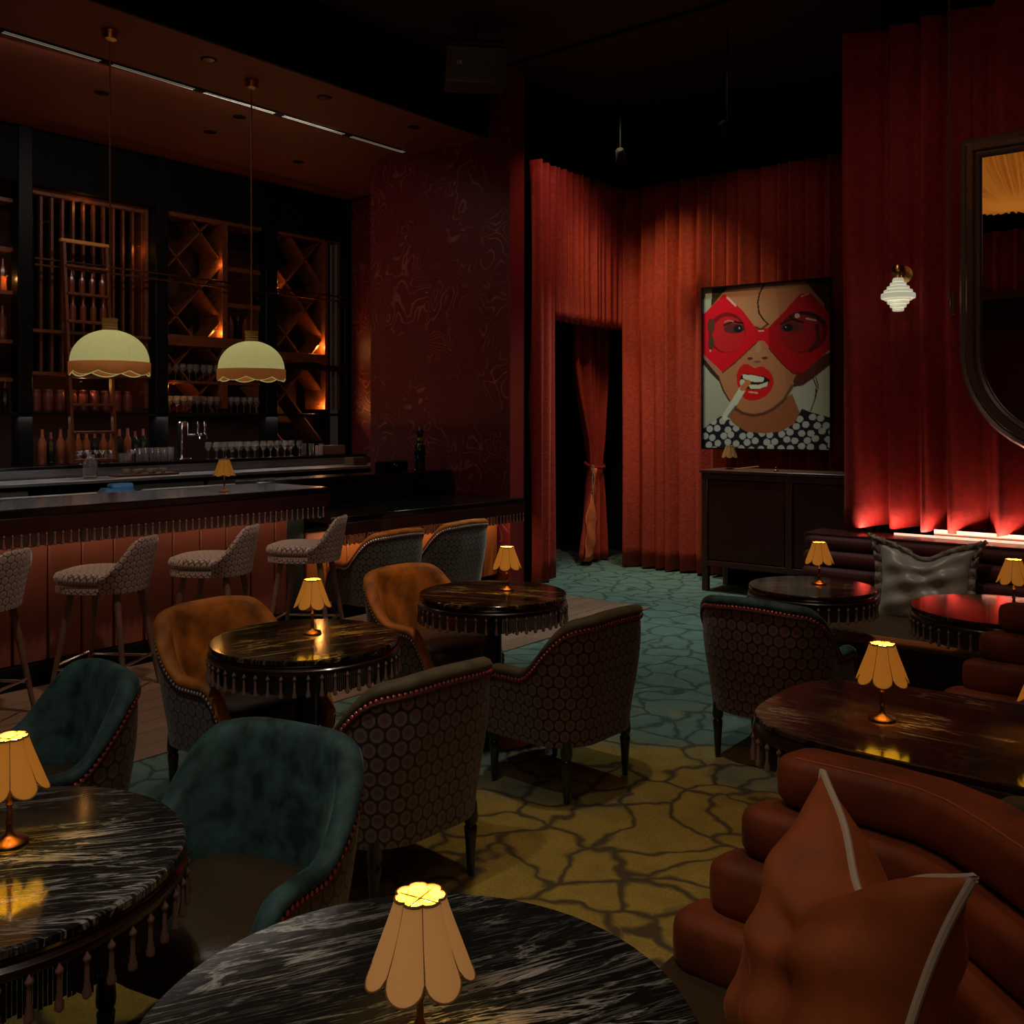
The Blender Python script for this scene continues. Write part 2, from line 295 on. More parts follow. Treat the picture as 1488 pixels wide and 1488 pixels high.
# ---------------------------------------------------------------- mesh helpers
class MB:
    def __init__(s): s.v = []; s.f = []; s.uv = None
    def add(s, vs, fs):
        n = len(s.v); s.v += [tuple(p) for p in vs]; s.f += [tuple(i+n for i in f) for f in fs]; return s
    def box(s, c, d, rot=None, bev=0):
        x, y, z = [k/2 for k in d]
        if bev:
            b = min(bev, x*.9, y*.9, z*.9)
            vs = []
            pts = [(x-b, y), (x, y-b), (x, -y+b), (x-b, -y), (-x+b, -y), (-x, -y+b), (-x, y-b), (-x+b, y)]
            inn = [(x-b, y-b), (x-b, y-b), (x-b, -y+b), (x-b, -y+b), (-x+b, -y+b), (-x+b, -y+b), (-x+b, y-b), (-x+b, y-b)]
            for zz, ring in ((-z, inn), (-z+b, pts), (z-b, pts), (z, inn)):
                vs += [(a, q, zz) for a, q in ring]
            fs = []
            for k in range(3):
                for i in range(8):
                    j = (i+1) % 8; fs.append((k*8+j, k*8+i, (k+1)*8+i, (k+1)*8+j))
            fs.append(tuple(range(0, 8))); fs.append(tuple(range(31, 23, -1)))
        else:
            vs = [(a, b_, c_) for a in (-x, x) for b_ in (-y, y) for c_ in (-z, z)]
            fs = [(0, 1, 3, 2), (4, 6, 7, 5), (0, 4, 5, 1), (2, 3, 7, 6), (0, 2, 6, 4), (1, 5, 7, 3)]
        if rot is not None: vs = [tuple(rot @ Vector(p)) for p in vs]
        return s.add([(p[0]+c[0], p[1]+c[1], p[2]+c[2]) for p in vs], fs)
    def lathe(s, prof, seg=16, c=(0, 0, 0), rot=None, cap=True):
        vs = []; fs = []
        for r, z in prof:
            for i in range(seg):
                a = 2*PI*i/seg; vs.append((r*math.cos(a), r*math.sin(a), z))
        for k in range(len(prof)-1):
            for i in range(seg):
                j = (i+1) % seg; fs.append((k*seg+i, k*seg+j, (k+1)*seg+j, (k+1)*seg+i))
        if cap:
            fs.append(tuple(range(seg-1, -1, -1))); n = (len(prof)-1)*seg; fs.append(tuple(range(n, n+seg)))
        if rot is not None: vs = [tuple(rot @ Vector(p)) for p in vs]
        return s.add([(p[0]+c[0], p[1]+c[1], p[2]+c[2]) for p in vs], fs)
    def tube(s, pts, rad, seg=8, closed=False):
        pts = [Vector(p) for p in pts]; n = len(pts); vs = []; fs = []
        rr = rad if isinstance(rad, (list, tuple)) else [rad]*n
        up = Vector((0, 0, 1)); 
        for k, p in enumerate(pts):
            a = pts[(k-1) % n] if (closed or k > 0) else p
            b = pts[(k+1) % n] if (closed or k < n-1) else p
            t = (b-a).normalized()
            u = t.cross(up)
            if u.length < 1e-3: u = t.cross(Vector((1, 0, 0)))
            u.normalize(); v = u.cross(t)
            for i in range(seg):
                an = 2*PI*i/seg; q = p+(u*math.cos(an)+v*math.sin(an))*rr[k]; vs.append(tuple(q))
        m = n if closed else n-1
        for k in range(m):
            for i in range(seg):
                j = (i+1) % seg; k2 = (k+1) % n; fs.append((k*seg+j, k*seg+i, k2*seg+i, k2*seg+j))
        if not closed:
            fs.append(tuple(range(seg))); fs.append(tuple(range(n*seg-1, (n-1)*seg-1, -1)))
        return s.add(vs, fs)
    def grid(s, rows, close_u=False, uv=None):
        nr = len(rows); nc = len(rows[0]); vs = [p for r in rows for p in r]; fs = []
        for i in range(nr-1):
            for j in range(nc if close_u else nc-1):
                k = (j+1) % nc; fs.append((i*nc+j, i*nc+k, (i+1)*nc+k, (i+1)*nc+j))
        if uv: s.uv = (s.uv or []) + [q for r in uv for q in r]
        return s.add(vs, fs)
    def build(s, name, m, parent=None, smooth=True, ang=40):
        me = bpy.data.meshes.new(name); me.from_pydata(s.v, [], s.f); me.update()
        if s.uv:
            l = me.uv_layers.new(name='UVMap'); 
            idx = np.zeros(len(me.loops), dtype=np.int32); me.loops.foreach_get('vertex_index', idx)
            l.data.foreach_set('uv', np.array(s.uv, dtype=np.float32)[idx].ravel())
        me.materials.append(m)
        if smooth:
            me.polygons.foreach_set('use_smooth', [True]*len(me.polygons))
            if ang: me.set_sharp_from_angle(angle=R(ang))
        return link(name, me, parent)
def link(name, me, parent=None, loc=None, rot=None):
    o = bpy.data.objects.new(name, me); COL.objects.link(o)
    if parent: o.parent = parent
    if loc: o.location = loc
    if rot: o.rotation_euler = rot
    return o
def tag(o, label, cat, group=None, kind=None):
    if label: o['label'] = label
    if cat: o['category'] = cat
    if group: o['group'] = group
    if kind: o['kind'] = kind
    return o
def thing(name, label, cat, loc=(0, 0, 0), rz=0, group=None):
    o = bpy.data.objects.new(name, None); COL.objects.link(o); o.location = loc; o.rotation_euler = (0, 0, rz); o.empty_display_size = .1
    return tag(o, label, cat, group)
def copy_tree(o, parent=None):
    c = o.copy(); COL.objects.link(c)
    if parent: c.parent = parent
    for ch in list(o.children): copy_tree(ch, c)
    return c
def struct(name, mb, m, label=None, smooth=False):
    o = mb.build(name, m, None, smooth); o['kind'] = 'structure'
    if label: o['label'] = label
    return o
def ss(a, b, x):
    t = max(0, min(1, (x-a)/(b-a))); return t*t*(3-2*t)
def boxobj(name, c, d, m, parent=None, bev=0, rot=None):
    return MB().box(c, d, rot, bev).build(name, m, parent, smooth=bool(bev))

# ---------------------------------------------------------------- room shell
XB = -9.10      # face of the wine wall
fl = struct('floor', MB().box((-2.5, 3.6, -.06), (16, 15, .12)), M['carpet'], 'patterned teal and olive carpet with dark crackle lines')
# oak boards beside the bar
k = 0
xs = np.linspace(-5.84, -4.165, 11)
for i in range(10):
    y = 1.0 - random.random()*.8
    while y < 7.05:
        ln = random.uniform(.9, 1.5); y1 = min(y+ln, 7.05)
        boxobj('plank', ((xs[i]+xs[i+1])/2, (y+y1)/2, .003), (xs[i+1]-xs[i]-.003, y1-y-.003, .008), M['plank'], fl); y = y1
struct('ceiling', MB().box((-2.5, 3.6, 4.96), (16, 15, .12)), M['ceiling'])
struct('trim_1', MB().box((-2.2, 7.0, 4.89), (7.0, .03, .02)), M['black'])
sf = struct('ceiling_soffit', MB().box((-7.6, 3.3, 4.59), (3.2, 9.4, .60)), M['soffit'], 'dark red patterned soffit hanging over the bar')
struct('trim_2', MB().box((-5.985, 2.53, 4.60), (.03, 9.06, .64)), M['black'])
# wallpapered pier beyond the bar
struct('wall_bar_end', MB().box((-6.655, 7.16, 2.45), (1.89, .2, 4.9)), M['wallpaper'], 'dark red wallpaper wall with swirling agate pattern')
struct('trim_3', MB().box((-5.705, 7.165, 2.45), (.03, .215, 4.9)), M['pier_edge'])
struct('wall_recess', MB().box((-8.45, 8.15, 2.45), (1.7, .1, 4.9)), M['wallpaper'])
struct('wall_recess_side', MB().box((-7.62, 7.68, 2.45), (.06, .9, 4.9)), M['wallpaper'])
struct('wall_wine', MB().box((-9.75, 3.3, 2.45), (.1, 10, 4.9)), M['wine_back'])
struct('wall_back', MB().box((-1.5, 9.25, 2.45), (8.6, .1, 4.9)), M['black'])
struct('wall_step', MB().box((-2.1, 7.95, 2.45), (.1, 2.6, 4.9)), M['black'])
struct('wall_right', MB().box((1.9, 6.6, 2.45), (7.9, .1, 4.9)), M['black'])
struct('wall_side', MB().box((4.6, 2.0, 2.45), (.1, 9.3, 4.9)), M['curtain_dark'])
struct('wall_front', MB().box((-2.5, -2.3, 2.45), (14.4, .1, 4.9)), M['black'])
struct('wall_over_door', MB().box((-5.82, 8.2, 3.75), (.10, 2.0, 2.3)), M['black'])
struct('wall_corridor', MB().box((-7.6, 8.9, 2.45), (.1, 1.4, 4.9)), M['plaster_dark'])
struct('wall_corridor_end', MB().box((-6.7, 9.95, 2.45), (1.9, .1, 4.9)), M['plaster_dark'])
struct('ceiling_corridor', MB().box((-6.7, 8.75, 2.78), (1.6, 2.4, .06)), M['black'])
struct('wall_door_jamb', MB().box((-5.82, 7.42, 1.3), (.10, .34, 2.6)), M['black'])

# ---------------------------------------------------------------- curtains
def curtain(name, p0, p1, z0, z1, folds, amp, m, label, seed=0, group=None, gather=0, rows=14, hem=.01, flare=0):
    rnd = random.Random(seed); n = folds*12; mb = MB()
    a = Vector((p0[0], p0[1], 0)); b = Vector((p1[0], p1[1], 0)); d = b-a; t = d.normalized(); nn = Vector((t.y, -t.x, 0))
    ph = [0]
    for i in range(n): ph.append(ph[-1]+2*PI*folds/n*(1+.3*math.sin(i*.13+seed)+.25*math.sin(i*.05*7+seed*2)))
    am = [1+.3*math.sin(i*.21+seed*1.7)+.2*math.sin(i*.077+2) for i in range(n+1)]
    rws = []
    for r in range(rows+1):
        v = r/rows; z = z0+(z1-z0)*v; row = []
        for i in range(n+1):
            u = i/n; k = amp*am[i]*(1-.45*v*gather)*(1+flare*(1-v)**3)
            pp = ph[i]+.30*math.sin(v*5+i*.04+seed)
            off = k*(2.1*abs(math.sin(pp/2))**.62-1.25+.16*math.sin(2*pp+1.1+v*1.5))
            along = .25*amp*math.cos(ph[i]*1.0)
            q = a+d*u+nn*off+t*along
            zz = z+(hem*math.sin(ph[i]*.5+i*.3) if r == 0 else 0)
            row.append((q.x, q.y, zz))
        rws.append(row)
    mb.grid(rws)
    o = mb.build(name, m, None, True, 0)
    sm = o.modifiers.new('thick', 'SOLIDIFY'); sm.thickness = .006; sm.offset = 0
    return tag(o, label, 'curtain', group)
curtain('curtain', (-5.60, 7.31), (-5.62, 7.66), .02, 4.07, 2, .05, M['curtain'], 'narrow red velvet drape filling the space between the wallpapered pier and the doorway', 1, rows=20)
curtain('curtain_valance', (-5.62, 7.68), (-5.62, 8.88), 2.55, 4.07, 12, .032, M['curtain'], 'short pleated red velvet valance hanging above the doorway', 2)
curtain('curtain', (-5.60, 8.88), (-2.25, 8.93), .02, 4.05, 20, .088, M['curtain'], 'wide floor-length red velvet curtain on the back wall behind the framed portrait', 3, rows=20, gather=.5)
curtain('curtain', (-2.33, 6.36), (3.6, 6.36), .90, 4.10, 27, .080, M['curtain_dark'], 'tall dark red velvet curtain behind the wall light and the large mirror', 4, rows=22, flare=.3)
curtain('curtain', (-6.7, -1.9), (4.4, -1.9), .02, 4.07, 40, .06, M['curtain'], 'red velvet curtain across the far side of the room, seen in the big mirror', 5, rows=6)
curtain('curtain', (-6.30, 7.6), (-6.45, 8.2), 2.32, 2.75, 5, .03, M['curtain_dark'], 'short dark red drape hanging inside the doorway, left of the tied-back curtain', 8, rows=5)
# tied-back curtain inside the doorway
def tied():
    root = thing('tied_curtain', 'red velvet curtain tied back inside the doorway, its lining showing below the tie', 'curtain', (-5.98, 8.70, 0))
    mb = MB(); rows = []
    n = 60
    for r in range(31):
        v = r/30; z = .04+2.68*v
        # left/right extents along Y (local)
        if z > 1.08:
            k = ss(1.08, 2.35, z); y0 = .07-.29*k**.75; y1 = .32+.10*k
        else:
            k = ss(1.08, .0, z); y0 = .07-.18*k; y1 = .32+.10*k
        pin = 1-.55*math.exp(-((z-1.08)/.18)**2)
        row = []
        for i in range(n+1):
            u = i/n; row.append((.045*pin*math.sin(u*PI*11+.4*math.sin(v*4)) + .03*math.sin(u*PI*4.3+v*2), y0+(y1-y0)*u, z+ (.03*math.sin(u*6) if r == 0 else 0)))
        rows.append(row)
    o = mb.grid(rows).build('drape', M['curtain'], root, True, 0); s_ = o.modifiers.new('thick', 'SOLIDIFY'); s_.thickness = .006
    # lining: lower front flap turned outward
    mb = MB(); rows = []
    for r in range(17):
        v = r/16; z = .05+1.0*v; wd = .20*(1-v)**.8+.03; y0 = .07-.18*ss(1.08, 0, z)
        rows.append([(.085+.02*math.sin(u*5+v*9)+.012*math.sin(v*23+u*4), y0-.02+wd*u, z) for u in np.linspace(0, 1, 9)])
    o = mb.grid(rows).build('lining', mat('orange_lining', (.70, .17, .07), .5, bump=.3, bscale=30), root, True, 0); o['label'] = 'crinkled orange-red lining'; s_ = o.modifiers.new('thick', 'SOLIDIFY'); s_.thickness = .005
    mb = MB(); mb.tube([(.09*math.cos(a)+.0, .21+.13*math.sin(a), 1.08-.03*math.cos(a)) for a in np.linspace(0, 2*PI, 20)[:-1]], .018, 8, True)
    mb.build('tie', M['curtain_dark'], root)
    mb = MB(); mb.tube([(.09, .06, 1.08), (.10, .02, 1.0), (.10, .015, .82)], .006, 6)
    for z in np.linspace(.80, 1.08, 12): mb.lathe([(0.001, -.009), (.009, 0), (.001, .009)], 6, (.10, .018, z))
    mb.build('tie_beads', M['bead'], root)
tied()

# ---------------------------------------------------------------- the bar
def tassel_mesh():
    mb = MB(); mb.lathe([(.002, 0), (.003, -.004), (.0075, -.010), (.0075, -.015), (.0035, -.020), (.0045, -.024), (.0045, -.052), (.0065, -.057), (.006, -.063), (.0085, -.068), (.0085, -.078), (.004, -.082)], 8)
    o = mb.build('tassel', M['tassel']); me = o.data; bpy.data.objects.remove(o); me.name = 'tassel'; return me
TASSEL = tassel_mesh()
def strand_mb(pts_norm, z0, z1, wd=.0075):
    mb = MB()
    for (x, y, tx, ty) in pts_norm:
        a, b = (x-tx*wd/2, y-ty*wd/2), (x+tx*wd/2, y+ty*wd/2); nx, ny = ty*.002, -tx*.002
        zz = z1+random.uniform(-.004, .004)
        mb.add([(a[0], a[1], z0), (b[0], b[1], z0), (b[0], b[1], zz), (a[0], a[1], zz), (x+nx, y+ny, z0), (x+nx, y+ny, zz)], [(0, 3, 2, 1), (0, 4, 5, 3), (4, 1, 2, 5)])
    return mb
def bar():
    root = thing('bar_counter', 'long bar counter with glossy black top, bead fringe and copper-brown panelled front', 'bar counter', (0, 0, 0))
    boxobj('counter_top', (-5.88, 2.35, 1.065), (.76, 4.72, .05), M['gloss_black'], root, .008)
    boxobj('edge_rail', (-5.53, 2.35, .995), (.06, 4.72, .095), M['darkwood'], root, .006)
    boxobj('bar_body', (-6.02, 2.35, .52), (.36, 4.70, 1.03), M['black'], root)
    boxobj('kick_board', (-5.80, 2.35, .07), (.05, 4.70, .14), M['black'], root)
    y = .9
    while y < 4.5:
        boxobj('panel', (-5.815, y+.104, .575), (.035, .202, .86), M['panel'], root, .008); y += .208
    o = boxobj('end_panel', (-5.812, 4.622, .575), (.035, .165, .86), mat('dark_green_panel', (.020, .034, .028), .4), root, .006); o['label'] = 'dark green end panel'
    fr = strand_mb([(-5.515, y, 0, 1) for y in np.arange(1.6, 4.70, .0085)], .955, .872).build('fringe', M['fringe'], root, False); fr['kind'] = 'stuff'
    for y in np.arange(2.2, 4.69, .047): link('tassel', TASSEL, root, (-5.503, float(y), .952))
    # low counter beyond
    r2 = thing('low_counter', 'lower counter past the bar with black front and fringe, two chairs pulled up to it', 'bar counter', (0, 0, 0))
    boxobj('counter_top', (-5.93, 5.885, .835), (.86, 2.33, .05), M['gloss_black'], r2, .008)
    boxobj('edge_rail', (-5.53, 5.885, .765), (.06, 2.33, .095), M['darkwood'], r2, .006)
    boxobj('raised_back', (-6.56, 5.885, .545), (.30, 2.31, 1.09), M['gloss_black'], r2, .01)
    boxobj('counter_body', (-6.10, 5.885, .405), (.50, 2.31, .81), M['black'], r2)
    y = 4.74
    while y < 6.95:
        boxobj('panel', (-5.835, y+.104, .42), (.035, .202, .60), M['leather_lit'], r2, .008); y += .208  # same leather as the bar panels, coloured brighter to look more lit
    fr = strand_mb([(-5.515, y, 0, 1) for y in np.arange(4.74, 7.04, .0085)], .725, .645).build('fringe', M['fringe'], r2, False); fr['kind'] = 'stuff'
    for y in np.arange(4.76, 7.03, .047): link('tassel', TASSEL, r2, (-5.503, float(y), .722))
bar()
def backbar():
    root = thing('back_bar', 'stainless steel work counter behind the bar under the raised glassware shelf', 'counter', (0, 0, 0))
    boxobj('steel_top', (-8.45, 4.55, 1.035), (.50, 7.0, .03), M['steel'], root, .004)
    boxobj('glass_shelf', (-8.92, 4.55, 1.145), (.34, 7.0, .03), M['gloss_black'], root, .004)
    boxobj('shelf_riser', (-8.79, 4.55, 1.09), (.03, 7.0, .08), M['steel'], root)
    boxobj('body', (-8.72, 4.55, .51), (.72, 6.98, 1.02), M['black'], root)
    for i, y in enumerate((3.4, 4.25, 5.1, 5.95)):
        boxobj('fridge_door', (-8.32, y, .62), (.06, .80, .72), M['steel_lit'] if i in (0, 2, 3) else M['black'], root, .01)
    sk = thing('under_bar_sink', 'stainless steel sink unit running behind the bar top', 'sink', (0, 0, 0))
    boxobj('basin_front', (-6.98, 3.15, .98), (.30, 1.35, .10), M['steel_lit'], sk, .01)
    boxobj('basin_end', (-6.98, 4.62, .98), (.30, .95, .10), M['steel_lit'], sk, .01)
    boxobj('dark_well', (-6.98, 4.0, .96), (.28, .36, .04), M['black'], sk, .01)
    boxobj('cabinet_body', (-6.98, 3.7, .46), (.28, 2.8, .92), M['black'], sk)
    o = MB().box((0, 0, .045), (.16, .26, .08), None, .03).box((.02, .02, .10), (.10, .18, .04), None, .015).build('folded_cloth', M['blue']); o.location = (-6.98, 3.86, .98); tag(o, 'folded blue cloth lying at the steel sink behind the bar', 'cloth')
backbar()

# tap tower
tt = thing('tap_tower', 'tall square chrome beer tap tower standing on the glassware shelf', 'tap tower', (-8.92, 5.66, 1.16))
boxobj('column', (0, 0, .20), (.08, .085, .40), M['chrome'], tt, .012)
boxobj('base_flange', (0, 0, .01), (.13, .13, .02), M['chrome'], tt, .005)
for yy in (.16, .24):
    MB().tube([(.0, yy-.02, .26), (.08, yy-.02, .27), (.10, yy-.02, .22)], .010, 8).lathe([(.006, 0), (.014, .03), (.014, .10), (.008, .13)], 10, (.06, yy-.02, .27)).build('tap', M['chrome'], tt)
MB().tube([(0, .02, .26), (0, .24, .26)], .012, 8).build('tap_arm', M['chrome'], tt)

# glassware
def lathe_mesh(name, prof, m, seg=12):
    o = MB().lathe(prof, seg).build(name, m); me = o.data; bpy.data.objects.remove(o); return me
G_ROCK = lathe_mesh('tumbler', [(.034, 0), (.038, .09), (.035, .09), (.031, .012)], M['glass'])
G_WINE = lathe_mesh('wine_glass', [(.034, 0), (.004, .006), (.004, .075), (.028, .10), (.038, .13), (.030, .18), (.027, .18), (.034, .13), (.004, .09)], M['glass'])
G_HIGH = lathe_mesh('highball_glass', [(.028, 0), (.032, .14), (.029, .14), (.025, .012)], M['glass'])
G_COUPE = lathe_mesh('coupe_glass', [(.032, 0), (.004, .006), (.004, .08), (.030, .095), (.045, .125), (.042, .125), (.006, .092)], M['glass'])
rnd = random.Random(3)
ORD = ['first', 'second', 'third', 'fourth', 'fifth', 'sixth', 'seventh', 'eighth', 'ninth', 'tenth', 'eleventh', 'twelfth', 'thirteenth', 'fourteenth', 'fifteenth', 'sixteenth', 'seventeenth', 'eighteenth']
def items(meshes, xs_, ys_, z, label, cat, group, jit=.008):
    for ix, x in enumerate(xs_):
        for iy, y in enumerate(ys_):
            rw = '' if len(xs_) == 1 else (', front row', ', back row')[ix]
            me = rnd.choice(meshes)
            o = link(me.name.split('.')[0], me, None, (x+rnd.uniform(-jit, jit), y+rnd.uniform(-jit, jit), z)); tag(o, f'{ORD[iy]} {label} from the left{rw}', cat, group)
items([G_COUPE, G_ROCK], (-8.89, -8.975), np.arange(4.56, 5.10, .105), 1.161, 'small clear cocktail glass left of the tap tower', 'glass', 'cocktail glasses left of the tap tower')
items([G_HIGH], (-8.86,), np.arange(5.14, 5.50, .068), 1.161, 'highball glass just left of the tap tower', 'glass', 'highball glasses left of the tap tower', .003)
items([G_WINE], (-8.82, -8.94), np.arange(5.98, 7.1, .10), 1.161, 'wine glass right of the tap tower', 'glass', 'wine glasses right of the tap tower')
items([G_HIGH], (-8.88,), (7.2, 7.32, 7.46), 1.161, 'tall glass at the right end of the glassware shelf', 'glass', 'tall glasses at the right end of the shelf')
o = MB().lathe([(.055, 0), (.065, .08), (.060, .15), (.025, .20), (.03, .215), (.027, .215), (.022, .20), (.055, .15), (.060, .08), (.05, .012)], 16).build('decanter', M['glass']); o.location = (-8.45, 4.42, 1.05)
tag(o, 'clear glass decanter with stopper on the steel counter at the left', 'decanter')
o = MB().lathe([(.005, 0), (.018, .02), (.005, .04)], 10).build('stopper', M['glass'], o); o.location = (0, 0, .215)
tr = thing('serving_tray', 'flat brown wooden tray on the steel counter under the small cream cups', 'tray', (-8.50, 4.98, 1.05))
boxobj('tray_base', (0, 0, .010), (.22, .62, .02), mat('tray_wood', (.16, .06, .025), .5), tr, .006)
for i in range(6):
    o = MB().lathe([(.012, 0), (.030, .018), (.034, .045), (.031, .045), (.020, .012)], 10).build('cup', M['cream']); o.location = (-8.50+.05*(i % 2), 4.80+.07*i, 1.0705); tag(o, f'{ORD[i]} small cream cup from the left on the wooden tray behind the bar', 'cup', 'cream cups on the wooden tray')
o = MB().box((0, 0, .045), (.16, .22, .09), None, .006).box((.082, 0, .045), (.004, .18, .02)).build('wooden_crate', mat('crate_wood', (.16, .09, .045), .5)); o.location = (-8.45, 7.62, 1.05); tag(o, 'small pale wooden box at the right end of the steel counter', 'box')
o = MB().box((0, 0, .055), (.16, .34, .11), None, .006).build('cardboard_box', mat('pale_pink_board', (.35, .20, .16), .6)); o.location = (-8.95, 7.66, 1.161); tag(o, 'pale pinkish box standing right of the tall glasses behind the bar', 'box')

# black bottle figure and till on the raised back
bt = thing('decorative_bottle', 'black bottle with brass collar on the raised counter by the wallpaper', 'bottle', (-6.58, 6.76, 1.09))
MB().lathe([(.05, 0), (.055, .02), (.05, .10), (.06, .18), (.05, .24), (.025, .27)], 14).build('body', M['bottle'], bt)
MB().lathe([(.034, .265), (.048, .285), (.048, .30), (.030, .315)], 14).build('collar', M['brass'], bt)
MB().lathe([(.020, .315), (.036, .345), (.038, .375), (.022, .405), (.008, .42), (.001, .43)], 14).build('stopper', M['bottle'], bt)
tl = thing('payment_terminal', 'small black payment terminal on the raised counter left of the black bottle', 'terminal', (-6.62, 6.42, 1.09))
boxobj('case', (0, 0, .05), (.16, .30, .10), M['black'], tl, .012); boxobj('screen', (.082, 0, .06), (.006, .2, .06), M['gloss_black'], tl)
MB().box((.087, -.05, .075), (.002, .012, .012)).box((.087, -.02, .060), (.002, .012, .012)).build('indicator_light', M['white'], tl)

# ---------------------------------------------------------------- wine wall
def wine_wall():
    root = thing('wine_wall', 'tall built-in wine wall with black posts, wooden racks and shelves behind the bar', 'wine rack', (0, 0, 0))
    for (a, b) in ((4.05, 4.19), (5.43, 5.58), (6.80, 6.97), (7.98, 8.09), (2.6, 2.75)):
        boxobj('post', (-9.12, (a+b)/2, 2.15), (.14, b-a, 4.28), M['post'], root, .01)
    boxobj('header', (-9.12, 5.3, 4.02), (.12, 5.6, .50), M['black'], root, .01)
    boxobj('top_box', (-9.4, 5.3, 3.90), (.55, 5.6, .04), M['wine_back'], root)
    boxobj('ledge', (-9.22, 5.3, 1.635), (.34, 5.6, .03), M['gloss_black'], root, .005)
    boxobj('cross_bar', (-9.10, 7.48, 2.20), (.06, 1.02, .07), M['gloss_black'], root, .005)
    rl = MB()
    for z in (3.08, 3.02): rl.tube([(-9.03, 4.19, z), (-9.03, 8.0, z)], .011, 8)
    rl.build('ladder_rail', M['brass_dark'], root)
    W = M['wine_wood']
    # bay 1 (left edge): shelves
    for z in (1.95, 2.30, 2.75, 3.15, 3.6): boxobj('shelf', (-9.4, 3.4, z), (.5, 1.3, .035), W, root)
    # bay 2: vertical rack stems
    boxobj('rack_top', (-9.22, 4.81, 3.74), (.06, 1.22, .06), W, root, .004)
    for y in np.linspace(4.24, 5.38, 12): boxobj('rack_stem', (-9.24, float(y), 2.86), (.04, .024, 1.72), W, root)
    for z in (2.02, 2.42): boxobj('shelf', (-9.35, 4.81, z), (.45, 1.22, .03), W, root)
    boxobj('divider', (-9.4, 5.40, 2.8), (.45, .04, 2.2), W, root)
    # bay 3: lattice left, cubbies right
    boxobj('lattice_top', (-9.26, 6.19, 3.76), (.3, 1.2, .07), W, root, .004)
    boxobj('divider', (-9.33, 6.30, 2.75), (.45, .07, 2.1), W, root, .004)
    boxobj('lattice_base', (-9.26, 6.19, 2.42), (.34, 1.2, .11), W, root, .004)
    for z in (3.25, 2.85): boxobj('cubby_shelf', (-9.35, 6.56, z), (.42, .46, .05), W, root)
    boxobj('shelf', (-9.35, 6.19, 1.98), (.42, 1.2, .03), W, root)
    # bay 4
    boxobj('lattice_top', (-9.26, 7.46, 3.78), (.3, 1.0, .07), W, root, .004)
    boxobj('divider', (-9.30, 7.74, 2.75), (.38, .05, 2.1), W, root, .004)
    boxobj('lattice_base', (-9.26, 7.35, 2.32), (.34, .76, .09), W, root, .004)
    boxobj('rack_stem', (-9.15, 7.88, 2.75), (.03, .02, 2.1), W, root); boxobj('rack_stem', (-9.15, 7.96, 2.75), (.03, .02, 2.1), W, root)
    def lattice(y0, y1, z0, z1, step, off=0):
        for sgn in (1, -1):
            c = -6.0
            while c < 12:
                # z = sgn*y*1.08 + c
                m_ = sgn*1.08; pts = []
                for yy in (y0, y1):
                    zz = m_*yy+c+off
                    pts.append((yy, zz))
                (ya, za), (yb, zb) = pts
                def clip(ya, za, yb, zb):
                    t0, t1 = 0, 1; dz = zb-za
                    for lim, s_ in ((z0, 1), (z1, -1)):
                        fa = (za-lim)*s_; fb = (zb-lim)*s_
                        if fa < 0 and fb < 0: return None
                        if fa < 0: t0 = max(t0, fa/(fa-fb))
                        if fb < 0: t1 = min(t1, fa/(fa-fb))
                    return (t0, t1) if t1 > t0+.02 else None
                r = clip(ya, za, yb, zb)
                if r:
                    A = Vector((0, ya+(yb-ya)*r[0], za+(zb-za)*r[0])); B = Vector((0, ya+(yb-ya)*r[1], za+(zb-za)*r[1]))
                    mid = (A+B)/2; L_ = (B-A).length; ang = math.atan2(B.z-A.z, B.y-A.y)
                    boxobj('lattice_board', (-9.32, mid.y, mid.z), (.30, L_, .018), W, root, 0, Matrix.Rotation(ang, 3, 'X'))
                c += step
    lattice(5.60, 6.26, 2.48, 3.72, .62); lattice(5.60, 6.26, 1.66, 2.36, .62, .1)
    lattice(6.99, 7.71, 2.37, 3.74, .62, .2); lattice(6.99, 7.71, 1.20, 2.18, .62, .15)
    # ladder
    ld = thing('library_ladder', 'wooden rolling ladder leaning on the wine wall in front of the bottle racks', 'ladder', (0, 0, 0))
    for y in (4.44, 4.86): MB().box((0, 0, 0), (.05, .028, 2.10), Matrix.Rotation(R(-5), 3, 'Y')).build('side_rail', W, ld).location = (-8.90, y, 2.215)
    for z in np.arange(1.20, 3.1, .262):
        boxobj('rung', (-8.90-(float(z)-2.215)*math.tan(R(5)), 4.65, float(z)), (.09, .42, .024), W, ld, .004)
    boxobj('top_bar', (-8.995, 4.65, 3.275), (.05, .48, .035), mat('lit_wood', (.80, .34, .07), .4), ld, .006)  # ladder wood with warm light painted into its colour
    return root
wine_wall()
BOT = lathe_mesh('wine_bottle', [(.005, 0), (.036, .002), (.037, .19), (.014, .24), (.013, .30), (.004, .302)], M['bottle'], 8)
BOTA = lathe_mesh('wine_bottle', [(.005, 0), (.036, .002), (.037, .19), (.014, .24), (.013, .30), (.004, .302)], M['bottle_amber'], 8)
def foil(me):
    me.materials.append(M['foil'])
    for p in me.polygons:
        if min(me.vertices[i].co.z for i in p.vertices) > .235: p.material_index = 1
foil(BOT); foil(BOTA)
ys = np.linspace(4.24, 5.38, 12)
for i in range(11):
    y = float((ys[i]+ys[i+1])/2)
    cnt = 0
    for z in np.arange(3.66, 2.08, -.098):
        if rnd.random() < .12: continue
        cnt += 1
        tag(link('wine_bottle', BOT, None, (-9.62, y, float(z)+.02*(i % 2)), (0, R(90), 0)), f'{ORD[cnt-1]} wine bottle from the top in the {ORD[i]} rack column from the left', 'bottle', 'wine bottles lying in the vertical racks')
LIQ = [BOT, BOTA]
